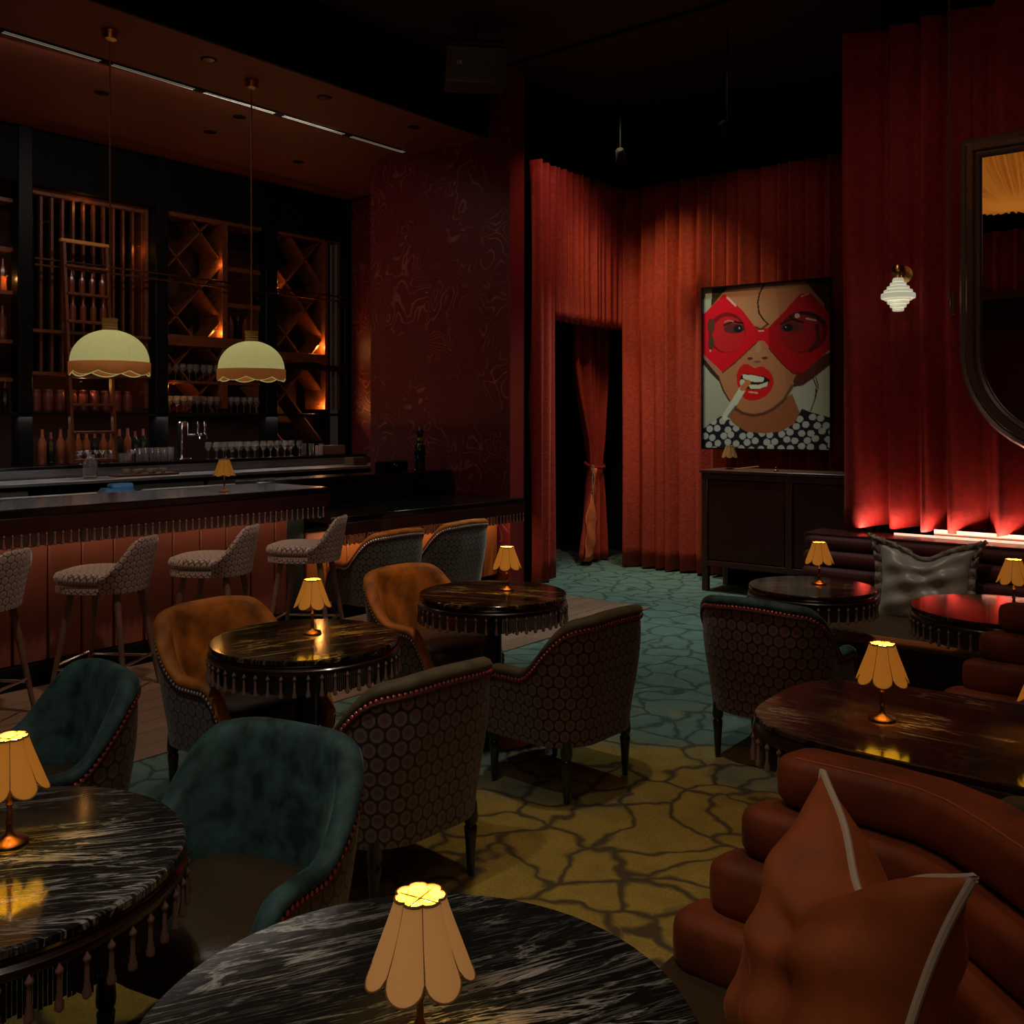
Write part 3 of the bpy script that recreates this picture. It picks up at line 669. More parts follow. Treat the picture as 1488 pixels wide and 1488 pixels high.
def row(yv, z, x, label, group, sc=1):
    for iy, y in enumerate(yv):
        o = link('bottle', rnd.choice(LIQ), None, (x+rnd.uniform(-.01, .01), float(y), z)); o.scale = (sc, sc, sc*rnd.uniform(.92, 1.06)); tag(o, f'{ORD[iy]} {label} from the left', 'bottle', group)
row(np.arange(3.7, 4.02, .1), 1.651, -9.2, 'bottle on the ledge of the leftmost wine bay', 'bottles on the ledge at the left edge', .9)
row(np.arange(3.6, 4.02, .1), 2.32, -9.25, 'bottle on the second shelf of the leftmost wine bay', 'bottles on the second shelf at the left edge')
row(np.arange(3.6, 4.02, .1), 2.77, -9.25, 'bottle on the third shelf of the leftmost wine bay', 'bottles on the third shelf at the left edge')
row(np.arange(4.28, 5.36, .085), 1.161, -9.07, 'dark bottle behind the cocktail glasses', 'bottles behind the cocktail glasses', 1.05)
for z_, nm in ((2.522, 'lower'), (2.784, 'upper')):
    for q in range(4):
        o = link('bottle', LIQ[1], None, (-8.90-(z_-2.215)*.0875, 4.50+.10*q, z_)); o.scale = (.8, .8, .68); tag(o, f'{ORD[q]} amber bottle from the left standing on the {nm} ladder step', 'bottle', 'amber bottles on the ladder steps')
for iy, y in enumerate(np.arange(4.27, 5.2, .115)):
    o = MB().lathe([(.045, 0), (.048, .005), (.048, .17), (.040, .18), (.040, .20)], 14).build('canister', M['jar']); o.location = (-9.18, float(y), 1.651)
    tag(o, f'{ORD[iy]} reddish brown canister from the left on the ledge below the ladder bay', 'jar', 'canisters on the ledge')
    MB().lathe([(.044, .20), (.046, .215), (.01, .222)], 14).build('lid', M['foil'], o)
items([G_WINE], (-9.15, -9.26), np.arange(5.64, 6.78, .085), 1.651, 'stemmed glass on the ledge below the diamond rack', 'glass', 'stemmed glasses on the ledge')
items([G_WINE], (-9.2,), np.arange(5.66, 6.26, .085), 1.996, 'stemmed glass on the upper shelf below the diamond rack', 'glass', 'stemmed glasses on the upper shelf', .004)
row(np.arange(6.4, 6.76, .1), 2.475, -9.3, 'bottle in the square cubby right of the diamond rack', 'bottles in the cubbies')
# lamps inside the wine wall: small warm puck lights
for (y, z, p, lb) in ((4.0, 2.9, 1.2, 'small warm light in the leftmost bay of the wine wall'),
        (4.72, 3.68, .5, 'small warm light at the top of the vertical racks above the ladder'),
        (5.30, 3.35, .5, 'small warm light at the right side of the vertical racks'),
        (5.70, 1.95, 1.0, 'small warm light above the stemmed glasses on the ledge'),
        (6.22, 2.55, 2.6, 'small warm light at the bottom right of the middle diamond rack'),
        (6.22, 3.3, .7, 'small warm light halfway up the divider of the middle diamond rack'),
        (7.66, 2.48, 3.8, 'small warm light at the bottom right of the far diamond rack'),
        (7.66, 1.75, 4.2, 'small warm light in the lower part of the far diamond rack'),
        (7.05, 3.2, .6, 'small warm light at the upper left of the far diamond rack'),
        (4.7, 1.95, 1.2, 'small warm light above the canisters on the ledge')):
    pl = thing('puck_light', lb, 'light', (-9.17, y, z), 0, 'puck lights in the wine wall')
    MB().lathe([(.018, 0), (.020, .004), (.016, .010)], 10).build('housing', M['black'], pl)
    point('bulb', (.03, 0, -.02), p*.8, (1, .42, .10), .015, pl)

# ---------------------------------------------------------------- pendants, soffit fittings
def pendant():
    root = thing('pendant_lamp', 'nearer dome pendant lamp with cream shade and scalloped fringe above the bar', 'pendant lamp', (-6.38, 3.48, 1.90))
    MB().lathe([(.058, 2.385), (.055, 2.375), (.045, 2.33), (.015, 2.315)], 20).build('canopy', M['brass'], root)
    MB().tube([(0, 0, .39), (0, 0, 2.32)], .006, 8).build('cord', M['shade_trim'], root)
    mb = MB(); mb.lathe([(.052, .30), (.052, .315), (.047, .32), (.052, .33), (.047, .34), (.052, .35), (.047, .36), (.052, .375), (.052, .39), (.01, .392)], 20).build('fitter', mat('pleated_fitter', (.42, .24, .07), .6), root)
    prof = []
    for k in range(13):
        a = PI/2*k/12; prof.append((.258*math.sin(a)**.95 if a > 0 else .01, .085+.225*math.cos(a)))
    prof = [(max(r, .045), z) for r, z in prof]
    MB().lathe(prof, 40, cap=False).build('shade', M['pend'], root, ang=0)
    rb = MB()
    rib = [(r, z) for r, z in prof]
    for k in range(12):
        a = 2*PI*k/12; rb.tube([((r+.001)*math.cos(a), (r+.001)*math.sin(a), z) for r, z in rib[1:]], .0009, 4)
    rb.build('seam', M['pend'], root)
    # fringe skirt with scallops
    rows = []; n = 240
    for v in (0, .5, 1):
        rows.append([])
        for i in range(n):
            a = 2*PI*i/n; drop = .062+.028*abs(math.sin(a*4)); rr = .260+.002*math.cos(i*PI)*1.6
            rows[-1].append((rr*math.cos(a), rr*math.sin(a), .085-drop*v))
    o = MB().grid(rows, True).build('fringe', M['pend_fringe'], root, True, 0); s_ = o.modifiers.new('t', 'SOLIDIFY'); s_.thickness = .004
    rows = []
    MB().tube([((.258)*math.cos(a), (.258)*math.sin(a), .085-(.064+.028*abs(math.sin(a*4)))) for a in np.linspace(0, 2*PI, 97)[:-1]], .004, 6, True).build('edging', M['pend'], root)
    point('bulb', (0, 0, .14), 15, (1, .84, .52), .03, root)
    MB().lathe([(.01, .10), (.03, .12), (.032, .15), (.02, .19), (.018, .24), (.01, .26)], 14).build('bulb_glass', mat('lit_bulb', (1, .9, .6), .5, emit=(1, .85, .5), estr=5), root)
    return root
p1 = pendant(); p2 = copy_tree(p1); p2.location = (-6.44, 4.70, 1.90); p2['label'] = 'farther dome pendant lamp with cream shade, right one of the pair above the bar'
tk = thing('track_light', 'thin recessed linear light track running along the soffit over the bar', 'light', (0, 0, 0))
boxobj('channel', (-6.95, 3.5, 4.286), (.07, 6.7, .012), M['black'], tk)
y = .6
while y < 6.7:
    boxobj('lens', (-6.965, y+.36, 4.279), (.012, .70, .006), M['track'], tk); boxobj('lens', (-6.935, y+.36, 4.279), (.006, .70, .006), M['track'], tk); y += .8
DLB = ['nearest the top left corner of the view', 'between the two pendant lamps', 'just right of the farther pendant', 'nearest the wallpapered pier', 'behind the track, far left', 'behind the track, left of the farther pendant cord', 'just behind the track by the farther pendant cord', 'farthest back toward the wine wall']
for i, (x, y) in enumerate(((-6.24, 2.6), (-6.31, 4.22), (-6.30, 5.33), (-6.30, 6.4), (-7.65, 4.1), (-7.9, 5.3), (-7.3, 5.2), (-8.1, 6.5))):
    d = thing('recessed_downlight', 'black round soffit downlight '+DLB[i], 'light', (x, y, 4.285), 0, 'recessed downlights in the soffit')
    MB().lathe([(.058, 0), (.062, .004), (.062, .010), (.01, .010)], 18).build('ring', M['black'], d)
    MB().lathe([(.045, -.002), (.045, .008)], 14).build('baffle', M['gloss_black'], d)
# speaker
sp = thing('loudspeaker', 'black box loudspeaker hung from the ceiling above the wallpapered pier', 'speaker', (-5.24, 6.05, 4.36), R(38+8))
boxobj('cabinet', (0, .10, .16), (.52, .26, .32), mat('speaker_case', (.014, .014, .012), .5), sp, .012)
boxobj('grille', (0, -.035, .155), (.50, .012, .29), M['speaker'], sp, .004)
MB().box((0, .1, .41), (.50, .03, .014)).box((-.22, .1, .365), (.014, .03, .09)).box((.22, .1, .365), (.014, .03, .09)).box((0, .1, .48), (.04, .04, .14)).build('bracket', M['black'], sp, False)
MB().tube([(-.14, .05, .40), (-.08, .03, .365), (0, .02, .355), (.05, .03, .38), (.06, .06, .44)], .007, 6).build('cable', mat('grey_cable', (.10, .09, .085), .4), sp)
tx = bpy.data.curves.new('emblem', 'FONT'); tx.body = 'K'; tx.size = .045; tx.extrude = .001; tx.align_x = 'CENTER'
to = bpy.data.objects.new('emblem', tx); COL.objects.link(to); to.parent = sp; to.location = (-.13, -.045, .150); to.rotation_euler = (R(90), 0, 0); tx.materials.append(M['white'])
dg = bpy.context.evaluated_depsgraph_get(); me = bpy.data.meshes.new_from_object(to.evaluated_get(dg)); bpy.data.objects.remove(to)
em = link('emblem', me, sp, (-.13, -.043, .150), (R(90), 0, 0))
boxobj('emblem_bar', (-.155, -.044, .166), (.006, .003, .032), M['white'], sp)
# ceiling spot fixtures over the curtains
for (x, y, z, rz, lb) in ((-5.0, 7.9, 4.05, .5, 'small black ceiling spotlight above the doorway curtains'), (-3.7, 7.6, 4.0, -.3, 'small black ceiling spotlight above the portrait')):
    s_ = thing('spotlight', lb, 'spotlight', (x, y, z), rz)
    MB().lathe([(.03, 0), (.045, .02), (.045, .14), (.03, .16)], 14, rot=Matrix.Rotation(R(50), 3, 'X')).build('head', M['black'], s_)
    MB().tube([(0, -.05, .08), (0, -.05, 4.9-z)], .008, 6).build('stem', M['black'], s_)

# ---------------------------------------------------------------- tables
def round_table(label, x, y, rad, rz, mt, nt=None, seg=72):
    root = thing('cocktail_table', label, 'table', (x, y, 0), rz)
    n = 64
    MB().lathe([(.02, .700), (rad-.004, .700), (rad, .703), (rad, .716), (rad-.004, .72), (.01, .72)], seg).build('marble_top', mt, root)
    MB().lathe([(rad-.02, .66), (rad-.001, .662), (rad+.004, .668), (rad+.004, .680), (rad-.006, .688), (rad-.002, .694), (rad-.004, .6995), (rad-.04, .6995)], seg).build('rim', M['darkwood'], root)
    pts = []
    for i in range(int(2*PI*rad/.0085)):
        a = 2*PI*i/int(2*PI*rad/.0085); pts.append(((rad-.018)*math.cos(a), (rad-.018)*math.sin(a), -math.sin(a), math.cos(a)))
    fr = strand_mb([(p[0], p[1], -p[2], -p[3]) for p in pts], .664, .590).build('fringe', M['fringe'], root, False); fr['kind'] = 'stuff'
    nt = nt or int(2*PI*rad/.048)
    for i in range(nt):
        a = 2*PI*i/nt; link('tassel', TASSEL, root, ((rad+.003)*math.cos(a), (rad+.003)*math.sin(a), .666), (0, 0, a))
    MB().lathe([(.24, 0), (.24, .006), (.06, .022), (.045, .04), (.045, .655), (.12, .66), (.12, .70)], 28).build('pedestal', M['leg'], root)
    return root
round_table('nearest round black marble table with white veins, at the bottom centre of the view', -.969, .99, .41, R(62), M['marble'])
round_table('round black marble table with dark tassel fringe at the left edge of the view', -2.03, .833, .39, R(52), M['marble'])
round_table('round dark marble table with gold veins between the front amber chair and a honeycomb-backed chair', -3.06, 2.49, .37, R(75), M['marble_b'])
round_table('round dark marble table with fringe in front of the farther amber chair', -3.12, 3.73, .37, R(20), M['marble_b'])
round_table('small round marble table with light veins left of the silver cushion', -1.94, 4.92, .32, R(25), M['marble_c'])
round_table('round marble table with pink reflections right of the silver cushion', -1.03, 4.87, .38, R(15), M['marble_c'])
# large rounded rectangular table
def big_table():
    root = thing('lounge_table', 'large rounded rectangular brown marble table behind the rust velvet sofa', 'table', (-.62, 2.92, 0))
    a_, b_ = .65, .37
    def outline(off, n=88):
        pts = []
        for i in range(n):
            t = 2*PI*i/n; c, s_ = math.cos(t), math.sin(t); e = .55
            pts.append(((a_-off)*math.copysign(abs(c)**e, c), (b_-off)*math.copysign(abs(s_)**e, s_)))
        return pts
    def slab(z, name, m):
        rows = [[(x, y, zz) for x, y in outline(o_)] for o_, zz in z]
        mb = MB().grid(rows, True); n = 88; mb.f.append(tuple(range(n-1, -1, -1))); k = (len(rows)-1)*n; mb.f.append(tuple(range(k, k+n)))
        return mb.build(name, m, root)
    slab([(.004, .700), (0, .703), (0, .716), (.004, .72)], 'marble_top', M['marble_c'])
    slab([(.02, .66), (.0, .664), (-.005, .672), (-.002, .69), (.004, .6995)], 'rim', M['darkwood'])
    o = outline(.004, 1200); per = [0]
    for i in range(len(o)): q = o[(i+1) % len(o)]; per.append(per[-1]+math.hypot(q[0]-o[i][0], q[1]-o[i][1]))
    def at(s_):
        k = int(np.searchsorted(per, s_))-1; k = max(0, min(k, len(o)-1)); p, q = o[k], o[(k+1) % len(o)]; dx, dy = q[0]-p[0], q[1]-p[1]; l = math.hypot(dx, dy) or 1; return p[0], p[1], dx/l, dy/l
    pts = [at(s_) for s_ in np.arange(0, per[-1], .0085)]
    fr = strand_mb([(x*.972, y*.972, -tx_, -ty) for x, y, tx_, ty in pts], .664, .590).build('fringe', M['fringe'], root, False); fr['kind'] = 'stuff'
    for s_ in np.arange(0, per[-1]-.03, .048):
        x, y, _, _ = at(s_); link('tassel', TASSEL, root, (x*1.012, y*1.012, .666))
    for px in (-.28, .28): MB().lathe([(.20, 0), (.20, .006), (.06, .022), (.045, .04), (.045, .655), (.12, .66), (.12, .70)], 24, (px, 0, 0)).build('pedestal', M['leg'], root)
big_table()

# ---------------------------------------------------------------- table lamps
def table_lamp(n=7):
    root = thing('table_lamp', '', 'lamp', (0, 0, 0))
    MB().lathe([(.036, 0), (.038, .004), (.034, .009), (.016, .013), (.008, .02), (.0055, .035), (.009, .042), (.0055, .05), (.005, .075), (.008, .082), (.005, .09), (.005, .15)], 18).build('base', M['brass_dark'], root)
    rows = []; N = n*14
    def rad(v): return .036+.026*v+.014*v*v
    for k in range(13):
        v = k/12; row = []
        for i in range(N):
            u = (i/N*n) % 1; a = 2*PI*i/N; sc = math.sin(PI*u); sc = max(sc, 0)**.5
            r = rad(v)*(1+.0*v) + (.006+.009*v)*(sc-1)
            z = .220-.088*v - .024*v**3*(sc)
            row.append((r*math.cos(a), r*math.sin(a), z))
        rows.append(row)
    o = MB().grid(rows[::-1], True).build('shade', M['shade'], root, True, 0)
    rows2 = [[(x*.965, y*.965, z) for x, y, z in r] for r in rows]
    MB().grid(rows2, True).build('lining', M['shade_in'], root, True, 0)
    MB().tube(rows[0][::2], .0020, 6, True).build('top_trim', M['shade_trim'], root)
    MB().tube([(x, y, z) for x, y, z in rows[-1]], .0016, 5, True).build('edge_trim', M['shade_trim'], root)
    sm = MB()
    for j in range(n): sm.tube([rows[k][j*14] for k in range(13)], .0013, 5)
    sm.build('seams', M['shade_trim'], root)
    MB().tube([(-.034, 0, .216), (.034, 0, .216)], .0012, 5).tube([(0, -.034, .216), (0, .034, .216)], .0012, 5).tube([(0, 0, .15), (0, 0, .216)], .003, 6).build('spider', M['brass'], root)
    MB().lathe([(.008, .15), (.013, .165), (.013, .175), (.006, .188)], 10).build('bulb_glass', mat('small_bulb', (1, .8, .4), .5, emit=(1, .72, .25), estr=6), root)
    return root
LP = [(-.934, .960, .72, 'nearest table lamp, on the black marble table at the bottom of the view', .2),
      (-2.06, .905, .72, 'table lamp cut by the left edge of the view, on the left marble table', .5),
      (-3.10, 2.56, .72, 'table lamp on the gold-veined table by the front amber chair', .1),
      (-3.11, 3.83, .72, 'table lamp on the round table by the farther amber chair', .3),
      (-1.93, 5.0, .72, 'table lamp on the small round table left of the silver cushion', .0),
      (-.99, 4.96, .72, 'table lamp on the round table right of the silver cushion', .25),
      (-.92, 2.87, .72, 'table lamp on the large brown marble table behind the sofa', .1),
      (-.50, 2.93, .72, 'table lamp just cut by the right edge of the view, on the large marble table', .3),
      (-5.72, 3.95, 1.09, 'small table lamp standing on the black bar top', .2)]
base_lamp = None
for i, (x, y, z, lb, rz) in enumerate(LP):
    if i == 0: o = base_lamp = table_lamp()
    else: o = copy_tree(base_lamp)
    o.location = (x, y, z); o.rotation_euler = (0, 0, rz); o['label'] = lb; o['group'] = 'scalloped table lamps'
    if z < 1: point('lamp_glow', (x, y, z+.205), 1.1, (1, .66, .26), .012)
def reshade(o, m_out, m_in=None):
    for ch in list(o.children):
        if ch.name.startswith('shade') or (ch.name.startswith('lining') and m_in):
            ch.data = ch.data.copy(); ch.data.materials[0] = m_out if ch.name.startswith('shade') else m_in
reshade(o, shade_mat('bar_shade_fabric', (.45, .22, .03), .10), mat('bar_shade_lining', (.5, .3, .05), .8, emit=(1, .6, .05), estr=.25))
reshade(base_lamp, shade_mat('cream_shade_fabric', (.62, .34, .12), .20, .12))
for ch in base_lamp.children:
    if ch.name == 'seams' or 'trim' in ch.name: ch.data = ch.data.copy(); ch.data.materials[0] = M['shade_trim']
o = copy_tree(base_lamp); o.location = (-4.06, 8.30, 1.12); o['label'] = 'dim table lamp on the mahogany cabinet below the portrait'; o['group'] = 'scalloped table lamps'
for ch in o.children:
    if ch.name.startswith('shade') or ch.name.startswith('lining'):
        ch.data = ch.data.copy(); ch.data.materials[0] = M['shade_dim']
    if ch.name.startswith('bulb'): bpy.data.objects.remove(ch)

# ---------------------------------------------------------------- tub chairs
def chair_geom():
    W, D, rr = .325, .31, .22
    pts = []
    F = .27
    for i in range(12): pts.append((F-(F+D-rr)*i/12, -W))
    for i in range(12):
        a = -PI/2-PI/2*i/12; pts.append((-D+rr+rr*math.cos(a), -W+rr+rr*math.sin(a)))
    for i in range(9): pts.append((-D, -W+rr+(2*W-2*rr)*i/8))
    pts2 = []
    for i in range(1, 12):
        a = PI-PI/2*i/12; pts2.append((-D+rr+rr*math.cos(a), W-rr+rr*math.sin(a)))
    for i in range(13): pts2.append((-D+rr+(F+D-rr)*i/12, W))
    return pts+pts2
PATH = chair_geom()
def rim_h(x, y):
    if x < .0:
        k = ss(-.27, -.02, x); h = .775*(1-k)+.535*k
        h -= .035*(abs(y)/.33)**2.5*(1-k)
    else: h = .535-.01*x
    if x > .13: h = .535-.235*(ss(.12, .30, x))**1.1
    return h
def tub_chair(inner, outer, seatm, nail):
    root = thing('tub_chair', '', 'chair')
    n = len(PATH); s = [0]
    for i in range(1, n): s.append(s[-1]+math.hypot(PATH[i][0]-PATH[i-1][0], PATH[i][1]-PATH[i-1][1]))
    nor = []
    for i in range(n):
        a = PATH[max(0, i-1)]; b = PATH[min(n-1, i+1)]; tx_, ty = b[0]-a[0], b[1]-a[1]; l = math.hypot(tx_, ty); nor.append((ty/l*-1, tx_/l))  # outward?
    # path runs front-right -> back -> front-left (clockwise seen from above?), outward normal fixed by sign test
    for i in range(n):
        if nor[i][0]*PATH[i][0]+nor[i][1]*PATH[i][1] < 0: nor[i] = (-nor[i][0], -nor[i][1])
    Z0 = .235
    def pt(i, off, z):
        k = .86+.14*ss(Z0, .72, z)
        x, y = PATH[i]; return ((x+nor[i][0]*off)*(k if x < 0 else (k+1)/2), (y+nor[i][1]*off)*k, z)
    H = [rim_h(*p)-.03 for p in PATH]
    rows = []; uvs = []
    for j in range(9):
        v = j/8; rows.append([pt(i, .012*math.sin(PI*v), Z0+(H[i]-Z0)*v) for i in range(n)]); uvs.append([(s[i], Z0+(H[i]-Z0)*v) for i in range(n)])
    o = MB().grid(rows, uv=uvs).build('outer_shell', outer, root, True, 0)
    # inner + padded rim
    prof = [(0, 0), (.010, .008), (.012, .020), (.004, .034), (-.016, .042), (-.042, .038), (-.060, .020), (-.066, -.02)]
    rows = [[pt(i, o_, H[i]+z_) for i in range(n)] for o_, z_ in prof]
    for v in (.25, .5, .75, 1): rows.append([pt(i, -.066-.02*math.sin(PI*v*.8), max(.34, (H[i]-.02)*(1-v)+.34*v)) for i in range(n)])
    MB().grid(rows).build('inner_backrest', inner, root, True, 0)
    # front caps of the arms
    for i in (0, n-1):
        mb = MB()
        a = [pt(i, 0, Z0), pt(i, 0, H[i]), pt(i, .004, H[i]+.034), pt(i, -.042, H[i]+.038), pt(i, -.066, H[i]-.02), pt(i, -.066, Z0)]
        mb.add(a+[(p[0]-.02, p[1], p[2]) for p in a], [(0, 1, 2, 3, 4, 5), (11, 10, 9, 8, 7, 6)]+[(q, (q+1) % 6, (q+1) % 6+6, q+6) for q in range(6)])
        mb.build('arm_front', inner, root, False)
    MB().tube([pt(i, .006, H[i]-.012) for i in range(n)], .007, 6).build('braid', M['braid'], root)
    mb = MB(); acc = 0; step = .019; tgt = 0
    P3 = [Vector(pt(i, .010, H[i]-.002)) for i in range(n)]
    for i in range(n-1):
        L_ = (P3[i+1]-P3[i]).length
        while tgt <= acc+L_:
            q = P3[i].lerp(P3[i+1], (tgt-acc)/L_ if L_ else 0); c = Vector((nor[i][0], nor[i][1], .3)).normalized()
            u = c.orthogonal().normalized(); v = c.cross(u)
            ring = [q+(u*math.cos(t)+v*math.sin(t))*.0072 for t in np.linspace(0, 2*PI, 7)[:-1]]
            mb.add([tuple(p) for p in ring]+[tuple(q+c*.005)], [(k_, (k_+1) % 6, 6) for k_ in range(6)])
            tgt += step
        acc += L_
    o = mb.build('nailheads', nail, root, True, 0); o['kind'] = 'stuff'
    # seat
    rows = []
    def so(sc, z):
        r = []
        for i in range(40):
            t = 2*PI*i/40; c, q = math.cos(t), math.sin(t); r.append((.02+.265*sc*math.copysign(abs(c)**.55, c), .235*sc*math.copysign(abs(q)**.6, q), z))
        return r
    mb = MB().grid([so(.93, .30), so(1.0, .32), so(1.02, .37), so(1, .405), so(.93, .424), so(.6, .434), so(.2, .437)], True); mb.f.append(tuple(range(240+39, 239, -1))[::-1])
    mb.build('seat', seatm, root, True, 50)
    MB().box((.0, 0, .275), (.40, .36, .07), None, .02).build('seat_frame', outer, root)
    for sx in (-1, 1):
        for sy in (-1, 1):
            l = MB().lathe([(.011, 0), (.013, .01), (.020, .13), (.024, .17), (.018, .18), (.024, .19), (.026, .205), (.022, .26)], 12, (.20*sx+(.0), .215*sy, 0)).build('leg', M['leg'], root)
    return root
CH = {}
CH['teal'] = tub_chair(M['teal'], M['honey'], M['leather'], M['nail_red'])
CH['olive'] = tub_chair(M['olive'], M['honey'], M['leather'], M['nail_red'])
CH['amber'] = tub_chair(M['amber'], M['honey'], M['leather'], M['nail'])
CH['grey'] = tub_chair(M['amber'], M['honey_grey'], M['leather'], M['nail'])
CL = [('teal', -2.07, 1.43, -77, 'large teal velvet tub chair with brown seat at the left-front marble table'),
      ('teal', -3.14, 1.44, -97, 'teal velvet tub chair at the left edge, behind the left table lamp'),
      ('olive', -2.44, 2.34, 176, 'honeycomb-backed tub chair with olive rim right of the front gold-veined table'),
      ('olive', -2.52, 3.48, 178, 'honeycomb-backed tub chair seen from behind in the middle of the carpet'),
      ('amber', -3.50, 2.52, 4, 'amber velvet tub chair left of the front gold-veined table'),
      ('amber', -3.56, 3.76, 0, 'amber velvet tub chair left of the farther round table'),
      ('grey', -5.36, 5.02, 180, 'tub chair with bright nailheads at the low counter, nearer of the two'),
      ('grey', -5.40, 5.82, 180, 'tub chair with bright nailheads at the low counter, farther one beside the wallpaper'),
      ('teal', -1.88, 4.36, 90, 'honeycomb-backed tub chair with grey-green rim at the small table before the banquette'),
      ('olive', -.24, 2.60, 92, 'tub chair mostly hidden behind the rust sofa at the right edge')]
used = set()
for (k, x, y, a, lb) in CL:
    o = CH[k] if k not in used else copy_tree(CH[k]); used.add(k)
    o.location = (x, y, 0); o.rotation_euler = (0, 0, R(a)); o['label'] = lb; o['group'] = 'tub chairs'
    o.scale = (.94, .93, .97) if x > -3.2 and y < 1.6 else (1, 1, 1)

# ---------------------------------------------------------------- bar stools
def stool():
    root = thing('bar_stool', '', 'bar stool')
    def so(sc, z, dx=0, ex=.7):
        return [(.02+dx+.235*sc*math.copysign(abs(math.cos(t))**ex, math.cos(t)), .22*sc*math.copysign(abs(math.sin(t))**ex, math.sin(t)), z) for t in [2*PI*i/36 for i in range(36)]]
    def cushion(zs, name, m):
        rows = [so(sc, z, dx) for sc, z, dx in zs]; uv = []
        for (sc, z, dx), r in zip(zs, rows): uv.append([(p[0]+(z*.3), p[1]+z*.8) for p in r])
        mb = MB().grid(rows, True, uv); k = (len(rows)-1)*36; mb.f.append(tuple(range(k, k+36))); mb.f.append(tuple(range(35, -1, -1)))
        return mb.build(name, m, root, True, 60)
    cushion([(.90, .595, 0), (.99, .600, 0), (1.0, .63, 0), (.97, .645, 0)], 'seat_base', M['weave'])
    cushion([(.97, .648, 0), (1.03, .66, 0), (1.04, .685, 0), (1.0, .705, 0), (.85, .717, 0), (.4, .724, 0)], 'seat_cushion', M['weave'])
    # curved backrest (local back = -x)
    n = 33; th = .035; rows_o = []; rows_i = []; uvo = []
    A = [R(180-70+140*i/(n-1)) for i in range(n)]
    def top(a): d = abs(math.degrees(a)-180)/70; return .895-.20*ss(.25, 1.0, d)
    rows = []; uv = []
    for j in range(7):
        v = j/6; row = []; u_ = []
        for a in A:
            z = .60+(top(a)-.60)*v; r = .235+.05*v; row.append((r*math.cos(a), r*math.sin(a)*1.02, z)); u_.append((a*.24, z))
        rows.append(row); uv.append(u_)
    for (dr, dz) in ((-.006, .012), (-.022, .014), (-.034, 0)):
        rows.append([((.285+dr)*math.cos(a), (.285+dr)*math.sin(a)*1.02, top(a)+dz) for a in A]); uv.append([(a*.24, top(a)+dz-dr) for a in A])
    for j in range(1, 7):
        v = 1-j/6; rows.append([((.205+.046*v)*math.cos(a), (.205+.046*v)*math.sin(a)*1.02, .60+(top(a)-.60)*v) for a in A]); uv.append([(a*.24, .60+(top(a)-.60)*v) for a in A])
    mb = MB().grid(rows, uv=uv)
    nr = len(rows); mb.f.append(tuple(r*n for r in range(nr))); mb.f.append(tuple(r*n+n-1 for r in range(nr-1, -1, -1)))
    mb.build('backrest', M['weave'], root, True, 60)
    feet = {}
    for sx in (-1, 1):
        for sy in (-1, 1):
            a = (sx*.135, sy*.135, .60); b = (sx*.225, sy*.205, 0)
            MB().tube([b, ((a[0]+b[0])/2, (a[1]+b[1])/2, .30), a], [.012, .017, .021], 10).build('leg', M['stool_leg'], root)
            feet[sx, sy] = (b[0]+(a[0]-b[0])*.30/.6*.55*1.0, b[1]+(a[1]-b[1])*.30/.6*.55, .17)
    for p, q in (((1, 1), (1, -1)), ((-1, 1), (-1, -1)), ((1, 1), (-1, 1)), ((1, -1), (-1, -1))):
        a, b = feet[p], feet[q]; zz = .02 if p[0] == q[0] else 0
        MB().tube([(a[0], a[1], a[2]+zz), (b[0], b[1], b[2]+zz)], .008, 8).build('footrest', M['chrome'], root)
    return root
st = stool()
for i, (x, y, lb) in enumerate(((-5.36, 2.90, 'second patterned bar stool from the left edge, its whole seat and legs in view'),
                                (-5.37, 3.63, 'third patterned bar stool from the left, behind the front amber chair'),
                                (-5.37, 4.38, 'patterned bar stool nearest the low counter, last in the row'),
                                (-5.36, 2.16, 'bar stool cut off by the left edge of the view, only its back showing'))):
    o = st if i == 0 else copy_tree(st)
    o.location = (x, y, .007); o.rotation_euler = (0, 0, R(213)); o['label'] = lb; o['group'] = 'patterned bar stools'

